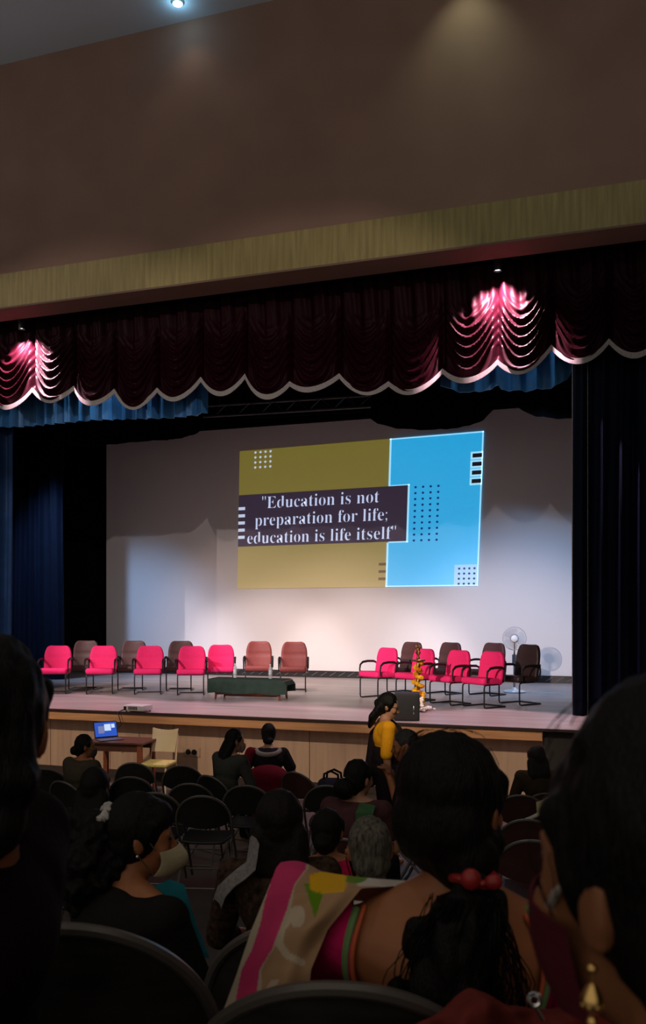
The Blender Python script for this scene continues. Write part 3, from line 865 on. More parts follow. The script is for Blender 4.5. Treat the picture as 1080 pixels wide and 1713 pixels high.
fchair('nearest left black folding chair, its scuffed round back filling the lower left corner', 108, 1535, 1.52, 'w', 6, 1.0, False)
fchair('dark folding chair back at the bottom centre behind the woman in pink', 565, 1633, 1.26, 'w', 4, 1.0, False)
fchair('dark folding chair half hidden by the draped pink and beige saree', 508, 1534, 2.08, 'w', 2, 1.0, False)
fchair('black folding chair in the clear gap, nearest of the empty ones at left centre', 337, 1327, 7.9, 'b', 4)
fchair('black folding chair directly ahead of the nearest empty one at left centre', 316, 1307, 8.9, 'b', 4)
fchair('black folding chair in front of the cream chair', 303, 1279, 9.9, 'b', 4)
fchair('black folding chair between the laptop desk and the cream chair', 222, 1274, 9.9, 'b', 4)
fchair('black folding chair one row behind the laptop desk', 217, 1296, 9.0, 'b', 6)
fchair('black folding chair partly hidden by the head with the white scrunchie', 256, 1322, 8.0, 'b', 4)
fchair('dark folding chair behind the woman in the red saree', 410, 1310, 8.9, 'b', 2)
fchair('folding chair turned sideways beside the woman in the red saree', 492, 1290, 10.0, 'm', -28)
fchair('dark folding chair at far left behind the person in khaki', 74, 1284, 9.3, 'b', 8)
fchair('dark maroon folding chair second in the column at right', 872, 1328, 7.4, 'm', -4)
fchair('dark maroon folding chair third in the column at right', 884, 1366, 5.9, 'm', -4)
fchair('dark maroon folding chair nearest in the column at right', 892, 1400, 4.9, 'm', -4)
fchair('dark folding chair with the blue bag on its seat', 546, 1312, 8.8, 'b', 0)
fchair('folding chair under a draped maroon shawl at the bottom right corner', 1092, 1692, 1.22, 'w', 2, 1.0, False)

# ------------------------------------------------------------------ people
def Rz(a): return Matrix.Rotation(a, 3, 'Z')
def Rx(a): return Matrix.Rotation(a, 3, 'X')
def Ry(a): return Matrix.Rotation(a, 3, 'Y')
V = Vector
def hand(b, wrist, d, up, side):
    # palm, four fingers of unequal length with a knuckle bend, thumb leaving the palm's side
    d = V(d).normalized(); up = V(up); up = (up-d*up.dot(d)).normalized(); w = d.cross(up)*side
    p = V(wrist)
    b.cap(p, p+d*.07+up*.004, .024, .026); b.cap(p+w*.012, p+d*.075+w*.022, .020, .017); b.cap(p-w*.012, p+d*.07-w*.024, .020, .016)
    for k, (o, L) in enumerate(((.030, .066), (.011, .076), (-.010, .071), (-.029, .056))):
        a = p+d*.082+w*o; m = a+d*L*.5-up*.008; e = m+d*L*.36-up*L*.30
        b.cap(a, m, .0095, .0088, 8); b.cap(m, e, .0088, .0072, 8)
    a = p+d*.022+w*.026; m = a+d*.032+w*.026-up*.006; e = m+d*.030+w*.008-up*.010
    b.cap(a, m, .0120, .0100, 8); b.cap(m, e, .0100, .0080, 8)

def head_blob(b, R, c):
    q = lambda x, y, z: c+R @ V((x, y, z))
    b.ell(q(0, -.008, .018), (.076, .094, .100), R); b.ell(q(0, .024, -.052), (.056, .062, .066), R)
    b.ell(q(0, .045, -.088), (.036, .038, .028), R); b.ell(q(0, .045, .0), (.066, .046, .07), R)
    b.cap(q(0, .086, .008), q(0, .106, -.030), .008, .0125); b.cap(q(-.013, .092, -.034), q(.013, .092, -.034), .009, .009)
    b.cap(q(-.040, .074, .026), q(.040, .074, .026), .011, .011); b.ell(q(0, .086, -.060), (.024, .012, .007), R); b.ell(q(0, .083, -.071), (.020, .012, .007), R)
    for sx in (-1, 1):
        b.ell(q(sx*.077, -.006, -.008), (.011, .019, .031), R @ Rz(sx*.35)); b.ell(q(sx*.084, -.014, .0), (.006, .014, .022), R @ Rz(sx*.5)); b.ell(q(sx*.042, .060, -.025), (.024, .026, .026), R)

def pose_seated(lean=.04, turn=0, tilt=0, roll=0, spread=1.0, elbowL=None, elbowR=None, handL=None, handR=None, shL=0, shR=0):
    j = dict(pelvis=V((0, -.01, .54)), waist=V((0, -.02+lean*.3, .70)), chest=V((0, -.02+lean*.7, .86)),
             shL=V((-.175, -.01+lean, .955+shL)), shR=V((.175, -.01+lean, .955+shR)), neck=V((0, -.005+lean, .985)), head=V((0, .03+lean*1.5, 1.135)),
             hipL=V((-.095, .02, .53)), hipR=V((.095, .02, .53)), kneeL=V((-.12, .43, .51)), kneeR=V((.12, .43, .51)),
             ankL=V((-.12, .42, .09)), ankR=V((.12, .42, .09)), toeL=V((-.13, .56, .035)), toeR=V((.13, .56, .035)))
    j['elL'] = elbowL or V((-.235, .06+lean, .70)); j['elR'] = elbowR or V((.235, .06+lean, .70))
    j['haL'] = handL or V((-.09, .30, .62)); j['haR'] = handR or V((.09, .30, .62))
    j['R'] = Rz(math.radians(turn)) @ Rx(math.radians(-tilt)) @ Ry(math.radians(roll))
    return j
def pose_standing(turn=0, tilt=0):
    j = dict(pelvis=V((0, 0, .90)), waist=V((0, 0, 1.05)), chest=V((0, 0, 1.20)), shL=V((-.165, 0, 1.30)), shR=V((.165, 0, 1.30)), neck=V((0, 0, 1.33)), head=V((0, .03, 1.485)),
             hipL=V((-.085, 0, .88)), hipR=V((.085, 0, .88)), kneeL=V((-.09, .02, .48)), kneeR=V((.09, .02, .48)), ankL=V((-.09, -.02, .08)), ankR=V((.09, -.02, .08)), toeL=V((-.10, .13, .03)), toeR=V((.10, .13, .03)),
             elL=V((-.21, .0, 1.03)), elR=V((.21, -.02, 1.03)), haL=V((-.20, .05, .80)), haR=V((.20, .06, .80)))
    j['R'] = Rz(math.radians(turn)) @ Rx(math.radians(-tilt)); return j

def body_blob(j, fat=1.0):
    b = MB()
    b.ell(j['pelvis'], (.165*fat, .12*fat, .11)); b.ell(j['waist'], (.128*fat, .10*fat, .13)); b.ell(j['chest'], (.150*fat, .108*fat, .15))
    b.cap(j['shL'], j['shR'], .055, .055); b.cap(j['chest'].lerp(j['shL'], .6), j['shL'], .085*fat, .055); b.cap(j['chest'].lerp(j['shR'], .6), j['shR'], .085*fat, .055)
    b.cap(j['neck']+V((0, -.01, -.03)), j['head']+j['R'] @ V((0, -.015, -.06)), .056, .050)
    b.cap(j['shL'].lerp(j['neck'], .25), j['neck']+V((0, 0, .02)), .05, .045); b.cap(j['shR'].lerp(j['neck'], .25), j['neck']+V((0, 0, .02)), .05, .045)
    for s in 'LR':
        sg = -1 if s == 'L' else 1
        b.cap(j['sh'+s], j['el'+s], .050*fat, .040*fat); d = (j['ha'+s]-j['el'+s])
        b.cap(j['el'+s], j['ha'+s], .040, .026)
        hand(b, j['ha'+s], d, V((0, -.2, 1)), -sg)
        b.cap(j['hip'+s], j['knee'+s], .085*fat, .056); b.cap(j['knee'+s], j['ank'+s], .055, .036); b.cap(j['ank'+s]+V((0, -.02, -.04)), j['toe'+s], .036, .028)
    head_blob(b, j['R'], j['head'])
    return b
def top_blob(j, fat=1.0, g=.013, sleeve=.6, low=True, neck_drop=.0):
    b = MB()
    if low: b.ell(j['pelvis'], (.165*fat+g, .12*fat+g, .115))
    b.ell(j['waist'], (.128*fat+g, .10*fat+g, .14)); b.ell(j['chest'], (.150*fat+g, .108*fat+g, .152))
    dz = V((0, 0, -neck_drop))
    b.cap(j['shL']+dz, j['shR']+dz, .055+g*.7, .055+g*.7)
    for s in 'LR':
        b.cap(j['chest'].lerp(j['sh'+s], .6), j['sh'+s], .085*fat+g, .055+g)
        if sleeve <= 1: b.cap(j['sh'+s], j['sh'+s].lerp(j['el'+s], sleeve), .050*fat+g, .046*fat+g)
        else:
            b.cap(j['sh'+s], j['el'+s], .050*fat+g, .042*fat+g); b.cap(j['el'+s], j['el'+s].lerp(j['ha'+s], sleeve-1), .041+g, .032+g)
    return b
def bottom_blob(j, fat=1.0, g=.016, skirt=True):
    b = MB(); b.ell(j['pelvis'], (.168*fat+g, .122*fat+g, .13))
    for s in 'LR':
        b.cap(j['hip'+s], j['knee'+s], .088*fat+g, .06+g); b.cap(j['knee'+s], j['ank'+s]+V((0, 0, .0)), .06+g, .05+g if not skirt else .075+g)
    if skirt:
        for t in (.2, .5, .8): b.cap(j['hipL'].lerp(j['kneeL'], t), j['hipR'].lerp(j['kneeR'], t), .08, .08)
        for t in (0, .35, .7, 1): b.cap(j['kneeL'].lerp(j['ankL'], t), j['kneeR'].lerp(j['ankR'], t), .068+.02*t, .068+.02*t)
    return b

def hair_post(amp=.006, fx=70, fz=14, seed=0):
    def post(me):
        me.update(); ns = [v.normal.copy() for v in me.vertices]
        for v, n in zip(me.vertices, ns):
            c = v.co; v.co = c+n*amp*noise.noise(Vector((c.x*fx+seed, c.y*fx, c.z*fz)))
    return post
def cap_hair(b, R, c, k=1.0, vol=0.0, low=True):
    q = lambda x, y, z: c+R @ V((x, y, z))
    b.ell(q(0, -.022, .030), (.086+vol, .096+vol, .104+vol), R); b.ell(q(0, -.045, -.012), (.080+vol*.8, .070+vol, .082+vol*.5), R)
    for sx in (-1, 1): b.cap(q(sx*.072, .030, .055), q(sx*.076, .015, .012), .018, .012)
    if low: b.ell(q(0, -.062, -.055), (.058, .042, .055), R)

def person(label, px, py, d, turn, pose, skin=M_skin, voxel=.010, fat=1.0, group=None, fwd=0):
    # px, py, d: where the centre of the head is
    Hd = WD(px, py, d); rz = TH+math.radians(turn); R = Rz(rz)
    hl = pose['head']; s = 1.0
    for _ in range(6):
        root = Hd-R @ (V((hl.x, hl.y, 0))*s); fz = floor_z(root.y); s = (Hd.z-fz)/hl.z
    t = thing('person', label, 'person', (root.x, root.y, fz), rz, group, s)
    body_blob(pose, fat).build('body', skin, t, voxel=voxel, iters=5)
    return t
def eyes(t, j):
    for sx in (-1, 1):
        b = MB(); c = j['head']+j['R'] @ V((sx*.030, .081, .010)); b.ell(c, (.013, .008, .008), j['R'], 12, 8); b.build('eye', M_eye, t)
def face_mask(t, j, m, scale=1.0, name='face_mask', bulge=.0, loops=True, loopm=None, ang=1.15):
    R = j['R']; c = j['head']; pts = []
    for i in range(17):
        a = -ang+2*ang*i/16; row = []
        for k in range(11):
            v = k/10; z = -.012-.105*v
            rr = (.098+.012*math.sin(PI*v)+bulge*math.sin(PI*v)*math.cos(a)-.022*v**2)*scale
            wdt = math.sin(a)*.076*(1-.26*v)*scale
            zz = z+.016*abs(math.sin(a))**2*(1-2*v)*(-1)
            y = .004+rr*math.cos(a)**.9 if math.cos(a) > 0 else .004
            row.append(c+R @ V((wdt, y+.006, zz)))
        pts.append(row)
    b = MB(); b.grid(pts, .004, R @ V((0, 1, 0))); o = b.build(name, m, t)
    if loops:
        for sx in (-1, 1):
            b = MB()
            b.tube([c+R @ V((sx*.072, .045, -.022)), c+R @ V((sx*.080, .010, .020)), c+R @ V((sx*.086, -.018, .026)), c+R @ V((sx*.086, -.022, -.01))], .0022, 5)
            b.tube([c+R @ V((sx*.064, .045, -.095)), c+R @ V((sx*.080, .005, -.05)), c+R @ V((sx*.086, -.018, -.02))], .0022, 5)
            b.build('ear_loop', loopm or m, o)
    return o
def stool_chair(t, label, m='b', rz=None):
    # folding chair under a seated person
    loc = t.location.copy(); s = t.scale[0]
    mt = {'b': M_chairb, 'm': M_chairm, 'w': M_chairw}[m]
    q = Matrix.Rotation(t.rotation_euler.z, 3, 'Z') @ V((0, -.02, 0)); loc = loc+q
    return dup(FC[m], loc, t.rotation_euler.z if rz is None else rz, label, 'folding chairs in the hall', s)
def cloth(name, col, **k): return mat(name, col, .85, spec=.15, noise_amt=k.pop('na', .15), noise_scale=k.pop('ns', 25), bump=.2, bump_scale=90, **k)

# --- the woman in pink with the ponytail, nearest in the middle
def woman_pink():
    j = pose_seated(lean=.02, turn=-36, tilt=4, elbowL=V((-.285, .16, .82)), handL=V((-.27, .38, .80)), shL=-.035, shR=-.045)
    j['shL'].x = -.180; j['shR'].x = .175
    # the head is carried a little to the right of the spine, as in the photo
    j['head'].x = .012
    t = person('woman in pink blouse and printed saree, hair tied in a thick ponytail', 761, 1352, 1.50, 0, j, voxel=.0065, fat=1.08)
    R, c = j['R'], j['head']; q = lambda x, y, z: c+R @ V((x, y, z))
    RB = Rz(math.radians(-6)) @ Rx(math.radians(-4)); qb = lambda x, y, z: c+RB @ V((x, y, z))
    # blouse with a deep round back
    cx, cz, ea, eb = c.x-.034, c.z-.232, .158, .150
    def cut(me):
        bm = bmesh.new(); bm.from_mesh(me)
        ins = lambda x, z: ((x-cx)/ea)**2+((z-cz)/eb)**2 < 1 or (z > cz and abs(x-cx) < ea*.97)
        kill = [f for f in bm.faces if (lambda o: ins(o.x, o.z) and (o.y < .03 or o.z > c.z-.20))(f.calc_center_median())]
        bmesh.ops.delete(bm, geom=kill, context='FACES')
        for v in bm.verts:
            if v.is_boundary and v.co.y < .05:
                dx, dz = (v.co.x-cx)/ea, (v.co.z-cz)/eb; n = math.hypot(dx, dz)
                if dz < .1 and n > 0: v.co.x = cx+ea*dx/n; v.co.z = cz+eb*dz/n
                elif dz >= .1: v.co.x = cx+math.copysign(ea*.985, dx)
        bm.to_mesh(me); bm.free()
    blouse = top_blob(j, 1.08, .012, .75, False).build('blouse', cloth('pink_blouse', (.60, .012, .13), na=.08), t, voxel=.0065, iters=5, post=cut)
    tmp = top_blob(j, 1.08, .012, .75, False).build('tmp_blouse', M_skin, voxel=.0065, iters=5)
    bvh = BVHTree.FromPolygons([v.co.copy() for v in tmp.data.vertices], [tuple(p.vertices) for p in tmp.data.polygons])
    bpy.data.objects.remove(tmp)
    def on_back(x, z, lift):
        h = bvh.ray_cast(V((x, -1, z)), V((0, 1, 0)))
        return None if h[0] is None else h[0]+V((0, -lift, 0))
    def trim(name, k, r, m, lift, a0=-215, a1=35):
        path = []
        for i in range(70):
            a = math.radians(a0+(a1-a0)*i/69)
            pnt = on_back(cx+(ea*k)*math.cos(a), cz+(eb*k)*math.sin(a), lift)
            if pnt is not None: path.append(pnt)
        b = MB(); b.tube(path, r, 8); b.build(name, m, blouse)
    trim('orange_piping', 1.00, .0042, mat('orange_piping', (.62, .12, .045), .7), .002)
    trim('green_band', 1.068, .0072, mat('green_band', (.17, .32, .12), .8), -.002)
    bottom_blob(j, 1.08).build('saree_skirt', cloth('saree_beige', (.36, .27, .18)), t, voxel=.010)
    # hair
    b = MB(); cap_hair(b, R, c, 1, .006)
    b.ell(q(0, -.035, .05), (.094, .092, .092), R); b.ell(q(0, -.055, -.02), (.092, .075, .085), R); b.ell(qb(.010, -.070, -.075), (.062, .050, .058), RB); b.ell(qb(.0, -.03, -.05), (.085, .06, .06), RB)
    b.ell(q(.055, -.02, .105), (.022, .02, .016), R)
    b.build('hair', M_hair, t, voxel=.007, iters=4, post=hair_post(.005, 60, 20, 1))
    # ponytail below the tie: broad, wavy
    b = MB()
    pth = [(.026, -.108, -.105), (.02, -.125, -.15), (-.005, -.13, -.21), (-.015, -.125, -.28), (-.015, -.12, -.36), (-.01, -.115, -.42)]
    rad = [.038, .062, .085, .098, .100, .085]
    for k in range(5):
        b.cap(qb(*pth[k]), qb(*pth[k+1]), rad[k]*.82, rad[k+1]*.82)
        b.ell(qb(*pth[k+1]), (rad[k+1], rad[k+1]*.55, rad[k+1]*.8), RB)
    pt = b.build('ponytail', M_hair, t, voxel=.008, iters=3, post=hair_post(.020, 38, 12, 5))
    b = MB()
    for i in range(170):
        a = rnd.uniform(-1, 1); L = rnd.uniform(.18, .34); pt_ = []; ph = rnd.random()*6
        for k in range(12):
            u = k/11; z = -.12-L*u; w = .05+.068*min(1, u*1.6)
            pt_.append(qb(.012-.02*u+a*w+.009*math.sin(ph+u*9), -.135-.055*math.sqrt(max(0, 1-a*a))*(.6+.4*u)+.008*math.cos(ph+u*8), z))
        b.tube(pt_, .0011, 3)
    for i in range(60):
        a = rnd.uniform(-1.5, 1.5); y0 = rnd.uniform(-.09, .02); pt_ = []
        for k in range(6):
            u = k/5; aa = a+.35*u
            pt_.append(q(.096*math.sin(aa)*(1+.03*u), y0-.01*u, .035+.108*math.cos(aa)*(1+.03*u)))
        b.tube(pt_, .0007, 3)
    b.build('loose_strands', M_hair, pt)
    tie = thing('tmp', None, None); bpy.data.objects.remove(tie)
    b = MB(); m = 26
    b.tube([qb(.026+.036*math.cos(2*PI*k/m), -.108+.034*math.sin(2*PI*k/m), -.100+.004*math.sin(4*PI*k/m)) for k in range(m)], .008, 8, True)
    b.ell(qb(.018, -.150, -.092), (.017, .013, .018), RB); b.ell(qb(.055, -.146, -.096), (.015, .012, .013), RB); b.ell(qb(.037, -.148, -.098), (.008, .008, .006), RB)
    b.build('hair_tie', mat('red_satin', (.30, .016, .016), .4, spec=.5, noise_amt=.2), t)
    b = MB(); b.ell(q(-.089, -.006, -.045), (.006, .006, .006)); b.ell(q(-.089, -.006, -.056), (.004, .004, .008)); b.build('earring', M_gold, t)
    # saree end over the raised left arm: sheet from behind the shoulder ridge down the back side
    inv = t.matrix_basis.inverted()
    lev = [(-.10, (485, 1490, 1.66), (690, 1510, 1.58)), (0, (470, 1443, 1.58), (684, 1474, 1.50)), (.06, (462, 1452, 1.545), (668, 1482, 1.465)), (.25, (443, 1500, 1.49), (604, 1486, 1.405)),
           (.5, (418, 1562, 1.455), (548, 1555, 1.375)), (.75, (395, 1632, 1.44), (520, 1622, 1.36)), (1, (370, 1700, 1.43), (513, 1700, 1.35)), (1.2, (352, 1760, 1.43), (512, 1770, 1.35))]
    ts = [l[0] for l in lev]; nt_, na_ = 110, 90
    mid_up = {0: 1}
    pts = []; cols = []
    def lerp_tab(y, tab): return float(np.interp(y, [a for a, _ in tab], [b_ for _, b_ in tab]))
    PLe = [(1430, 466), (1510, 442), (1540, 437), (1589, 421), (1622, 404), (1667, 395), (1760, 380)]
    PRi = [(1430, 513), (1452, 512), (1480, 492), (1526, 478), (1589, 454), (1622, 434), (1667, 428), (1760, 415)]
    beige, pink, cream, yel, grn, pale = (.42, .26, .145), (.60, .045, .16), (.50, .43, .32), (.80, .46, .005), (.12, .27, .01), (.55, .46, .34)
    def colour(px, py):
        if px < lerp_tab(py, PLe): return cream
        if px < lerp_tab(py, PRi): return pink
        if px < lerp_tab(py, PRi)+5+3*math.sin(py*.05): return cream
        if ((px-548)/31)**4+((py-1477)/17)**4 < 1: return yel
        if px > 505 and ((px-527)/(17*max(.05, (1536-py)/52)))**2 < 1 and 1478 < py < 1536: return grn
        if ((px-594)/20)**2+((py-1470)/9)**2 < 1: return grn
        dx, dy = px-497, py-1533
        if (dx/13)**2+(dy/19)**2 < 1: return pale
        tt = [(488, 1528), (470, 1552), (466, 1578), (480, 1598), (505, 1610)]
        for k in range(len(tt)-1):
            (ax, ay), (bx, by) = tt[k], tt[k+1]; L2 = (bx-ax)**2+(by-ay)**2
            w = max(0, min(1, ((px-ax)*(bx-ax)+(py-ay)*(by-ay))/L2))
            if math.hypot(px-ax-w*(bx-ax), py-ay-w*(by-ay)) < 8-.8*k: return pale
        if py > 1640 and math.sin(px*.09+py*.06) > .82: return pale
        if py < 1484 and px > 598: return (.60, .56, .50)
        return beige
    for i in range(nt_+1):
        tt = -.10+1.30*i/nt_; row = []
        L = [float(np.interp(tt, ts, [l[1][k] for l in lev])) for k in range(3)]
        Rr = [float(np.interp(tt, ts, [l[2][k] for l in lev])) for k in range(3)]
        for k in range(na_+1):
            a = k/na_
            px, py, d = [L[n]+(Rr[n]-L[n])*a for n in range(3)]
            if tt < .3: py += (1-tt/.3 if tt > 0 else 1)*(-9*math.sin(PI*min(1, a*3.2))*(a < .3125)+6*math.sin(PI*a))
            bul = .030*math.sin(PI*a)*min(1, max(0, tt)*4)
            fold = .006*math.sin(a*13+tt*3)*min(1, max(0, tt)*3)+.004*math.sin(tt*16+a*5)
            P = inv @ WD(px, py, d-bul+fold)
            h = bvh.ray_cast(V((P.x, -1.2, P.z)), V((0, 1, 0)))
            if h[0] is not None and P.y > h[0].y-.010 and tt > .04 and P.z < j['shL'].z+.06: P.y = h[0].y-.010
            row.append(P); cols.append(colour(px, py))
        pts.append(row)
    # soften the drape
    A = np.array([[tuple(p) for p in r] for r in pts])
    for _ in range(6):
        Bm = A.copy(); Bm[1:-1, 1:-1, 1] = (A[:-2, 1:-1, 1]+A[2:, 1:-1, 1]+A[1:-1, :-2, 1]+A[1:-1, 2:, 1])/4; A = Bm
    b = MB(); b.grid([[tuple(x) for x in r] for r in A], .005, (0, 1, 0))
    m = bpy.data.materials.new('printed_saree'); m.use_nodes = True; nt = m.node_tree; bs = nt.nodes['Principled BSDF']
    at = nt.nodes.new('ShaderNodeVertexColor'); at.layer_name = 'print'; nt.links.new(at.outputs['Color'], bs.inputs['Base Color']); bs.inputs['Roughness'].default_value = .8; bs.inputs['Specular IOR Level'].default_value = .15
    o = b.build('saree_end', m, t, fixn=False)
    ca = o.data.color_attributes.new('print', 'FLOAT_COLOR', 'POINT')
    n = len(cols)
    for i in range(len(o.data.vertices)): ca.data[i].color = (*cols[i % n], 1)
woman_pink()

# --- the woman at the right edge, head turned left, maroon mask
def woman_right():
    j = pose_seated(lean=.05, turn=0, tilt=2)
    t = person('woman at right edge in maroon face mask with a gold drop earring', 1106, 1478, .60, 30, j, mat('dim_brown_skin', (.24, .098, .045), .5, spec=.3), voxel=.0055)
    R, c = j['R'], j['head']; q = lambda x, y, z: c+R @ V((x, y, z))
    b = MB(); cap_hair(b, R, c, 1, .004); b.ell(q(0, -.03, .055), (.094, .10, .112), R); b.ell(q(0, -.09, -.075), (.065, .05, .065), R)
    b.ell(q(0, .025, .058), (.074, .055, .060), R)
    h = b.build('hair', M_hair, t, voxel=.006, iters=4, post=hair_post(.004, 70, 20, 2))
    b = MB()
    for i in range(50):
        a = rnd.uniform(-2.3, -.2); y0 = rnd.uniform(-.05, .05); pt_ = []
        for k in range(6):
            u = k/5; aa = a-.35*u; rr = 1.0+.05*u*rnd.random()
            pt_.append(q(.090*math.sin(aa)*rr, y0, .045+.100*math.cos(aa)*rr))
        b.tube(pt_, .0006, 3)
    b.build('loose_strands', M_hair, h)
    face_mask(t, j, cloth('maroon_mask', (.085, .010, .020), na=.1), 1.0, bulge=.0, loops=False, ang=1.45)
    b = MB(); e = q(-.089, -.012, -.042)
    b.ell(e, (.004, .004, .004)); b.tube([e, e+V((0, 0, -.012))], .0013, 6); b.lathe([(.002, .008), (.005, .004), (.0078, -.002), (.008, -.005), (.001, -.005)], e+V((0, 0, -.018)), 14)
    for k in range(7): b.ell(e+V((.0065*math.cos(k*.9), .0065*math.sin(k*.9), -.025)), (.0018, .0018, .003), nu=8, nv=6)
    b.tube([e+V((0, 0, -.022)), e+V((0, 0, -.034))], .001, 5); b.ell(e+V((0, 0, -.038)), (.004, .004, .006)); b.build('earring', M_gold, t)
    b = MB(); b.tube([q(-.062, .054, -.020), q(-.071, .040, -.006), q(-.078, .026, .004)], [.004, .0035, .002], 6); b.build('mask_strap', mat('pale_cord', (.40, .36, .33), .8), t)
    top_blob(j, 1.0, .012, .8).build('kurta', cloth('maroon_kurta', (.05, .008, .012)), t, voxel=.010)
    bottom_blob(j, 1.0, skirt=False).build('trousers', cloth('black_trousers', (.01, .01, .012)), t, voxel=.012)
    eyes(t, j)
    stool_chair(t, 'folding chair under the woman with the gold drop earring', 'w')
woman_right()

# --- dark head at the left edge
def woman_left():
    j = pose_seated(lean=-.05, turn=-70, tilt=3); j['head'].y = -.10; j['neck'].y = -.085; j['neck'].z -= .01
    t = person('person at far left edge seen from behind, black hair and dark maroon top', -34, 1224, 1.15, 78, j, voxel=.007)
    R, c = j['R'], j['head']; q = lambda x, y, z: c+R @ V((x, y, z))
    b = MB(); cap_hair(b, R, c, 1, .004); b.ell(q(0, -.055, -.03), (.084, .065, .085), R); b.ell(q(.055, -.07, -.055), (.036, .034, .036), R); b.ell(q(0, -.06, -.10), (.075, .05, .07), R)
    b.build('hair', M_hair, t, voxel=.007, iters=4, post=hair_post(.006, 50, 24, 3))
    b = MB(); b.rbox(q(.014, -.048, .128), (.04, .012, .012), .004, n=4); b.build('hair_clip', M_silver, t)
    top_blob(j, 1.08, .016, 1.5).build('kurta', cloth('dark_maroon_kurta', (.008, .003, .003)), t, voxel=.010)
    bottom_blob(j, 1.0, skirt=False).build('trousers', cloth('black_trousers', ()), t, voxel=.012)
    stool_chair(t, 'folding chair under the dark figure at the left edge', 'w', TH)
woman_left()

# --- girl with the white scrunchie, cream mask, seen from the side
def girl_scrunchie():
    j = pose_seated(lean=.05, turn=-44, tilt=6, shL=-.02, shR=-.02)
    t = person('girl in black with white scrunchie and cream face mask, looking right', 238, 1400, 2.35, -36, j, M_skin, voxel=.007)
    R, c = j['R'], j['head']; q = lambda x, y, z: c+R @ V((x, y, z))
    b = MB(); cap_hair(b, R, c, 1, .006, False); b.ell(q(0, -.03, .03), (.090, .098, .100), R); b.ell(q(0, .03, .065), (.074, .06, .055), R)
    b.build('hair', M_hair, t, voxel=.007, iters=4, post=hair_post(.004, 60, 20, 7))
    b = MB()
    b.ell(q(.035, -.085, -.085), (.045, .055, .07), R); b.ell(q(.03, -.10, -.16), (.05, .055, .07), R)
    pth = [(0, -.115, .045), (0.01, -.15, .01), (0.02, -.165, -.06), (0.025, -.155, -.13), (.025, -.14, -.20)]
    rad = [.035, .065, .082, .085, .06]
    for k in range(4): b.cap(q(*pth[k]), q(*pth[k+1]), rad[k], rad[k+1])
    for k in range(26):
        u = rnd.random(); i = min(3, int(u*4)); p_ = V(pth[i]).lerp(V(pth[i+1]), u*4-i); a = rnd.random()*2*PI
        b.ell(q(p_.x+.07*math.cos(a), p_.y+.06*math.sin(a), p_.z+rnd.uniform(-.03, .03)), (.032, .032, .032))
    pt = b.build('ponytail', M_hair, t, voxel=.008, iters=3, post=hair_post(.016, 45, 40, 8))
    b = MB()
    for i in range(90):
        a = rnd.random()*2*PI; u = rnd.random(); p_ = V(pth[1]).lerp(V(pth[3]), u); ph = rnd.random()*6; pt_ = []
        for k in range(9):
            w = k/8; rr = .075+.022*w
            pt_.append(q(p_.x+rr*math.cos(a)+.008*math.sin(ph+w*10), p_.y+rr*math.sin(a)+.008*math.cos(ph+w*10), p_.z-.09*w))
        b.tube(pt_, .0009, 3)
    b.build('loose_curls', M_hair, pt)
    b = MB(); m = 30
    ax = Rx(math.radians(55))
    b.tube([q(*(V((0, -.128, .048))+ax @ V((.036*math.cos(2*PI*k/m), .036*math.sin(2*PI*k/m), .006*math.sin(10*PI*k/m))))) for k in range(m)], [.016+.006*math.sin(k*2.6) for k in range(m)], 8, True)
    b.build('scrunchie', cloth('grey_white_satin', (.42, .41, .40), na=.3, ns=60), t)
    face_mask(t, j, cloth('cream_mask', (.58, .52, .33), na=.04), 1.05, bulge=.022, name='face_mask', loopm=mat('dim_cord', (.10, .08, .06), .8))
    b = MB(); b.ell(q(.092, -.008, -.036), (.005, .005, .005)); b.build('ear_stud', M_silver, t)
    eyes(t, j)
    top_blob(j, 1.02, .014, 1.4).build('top', cloth('black_top', (.010, .009, .009)), t, voxel=.009)
    bottom_blob(j, 1.0, skirt=False).build('trousers', cloth('indigo_denim', (.03, .045, .10)), t, voxel=.012)
    b = MB(); pp = []
    for i in range(17):
        u = i/16; p0 = V((.125, .10-.02*u, .99-.0*u)).lerp(V((.225, .10, .80)), u)
        wv = .032
        pp.append([p0+V((-wv, -.03, .012))+V((0, -.012*math.sin(u*3), 0)), p0+V((0, .0, .03)), p0+V((wv, .03, .012))])
    b.grid(pp, .008, (0, 0, 1)); b.build('dupatta', cloth('teal_dupatta', (.01, .13, .17)), t)
    stool_chair(t, 'folding chair under the girl with the white scrunchie', 'b')
girl_scrunchie()

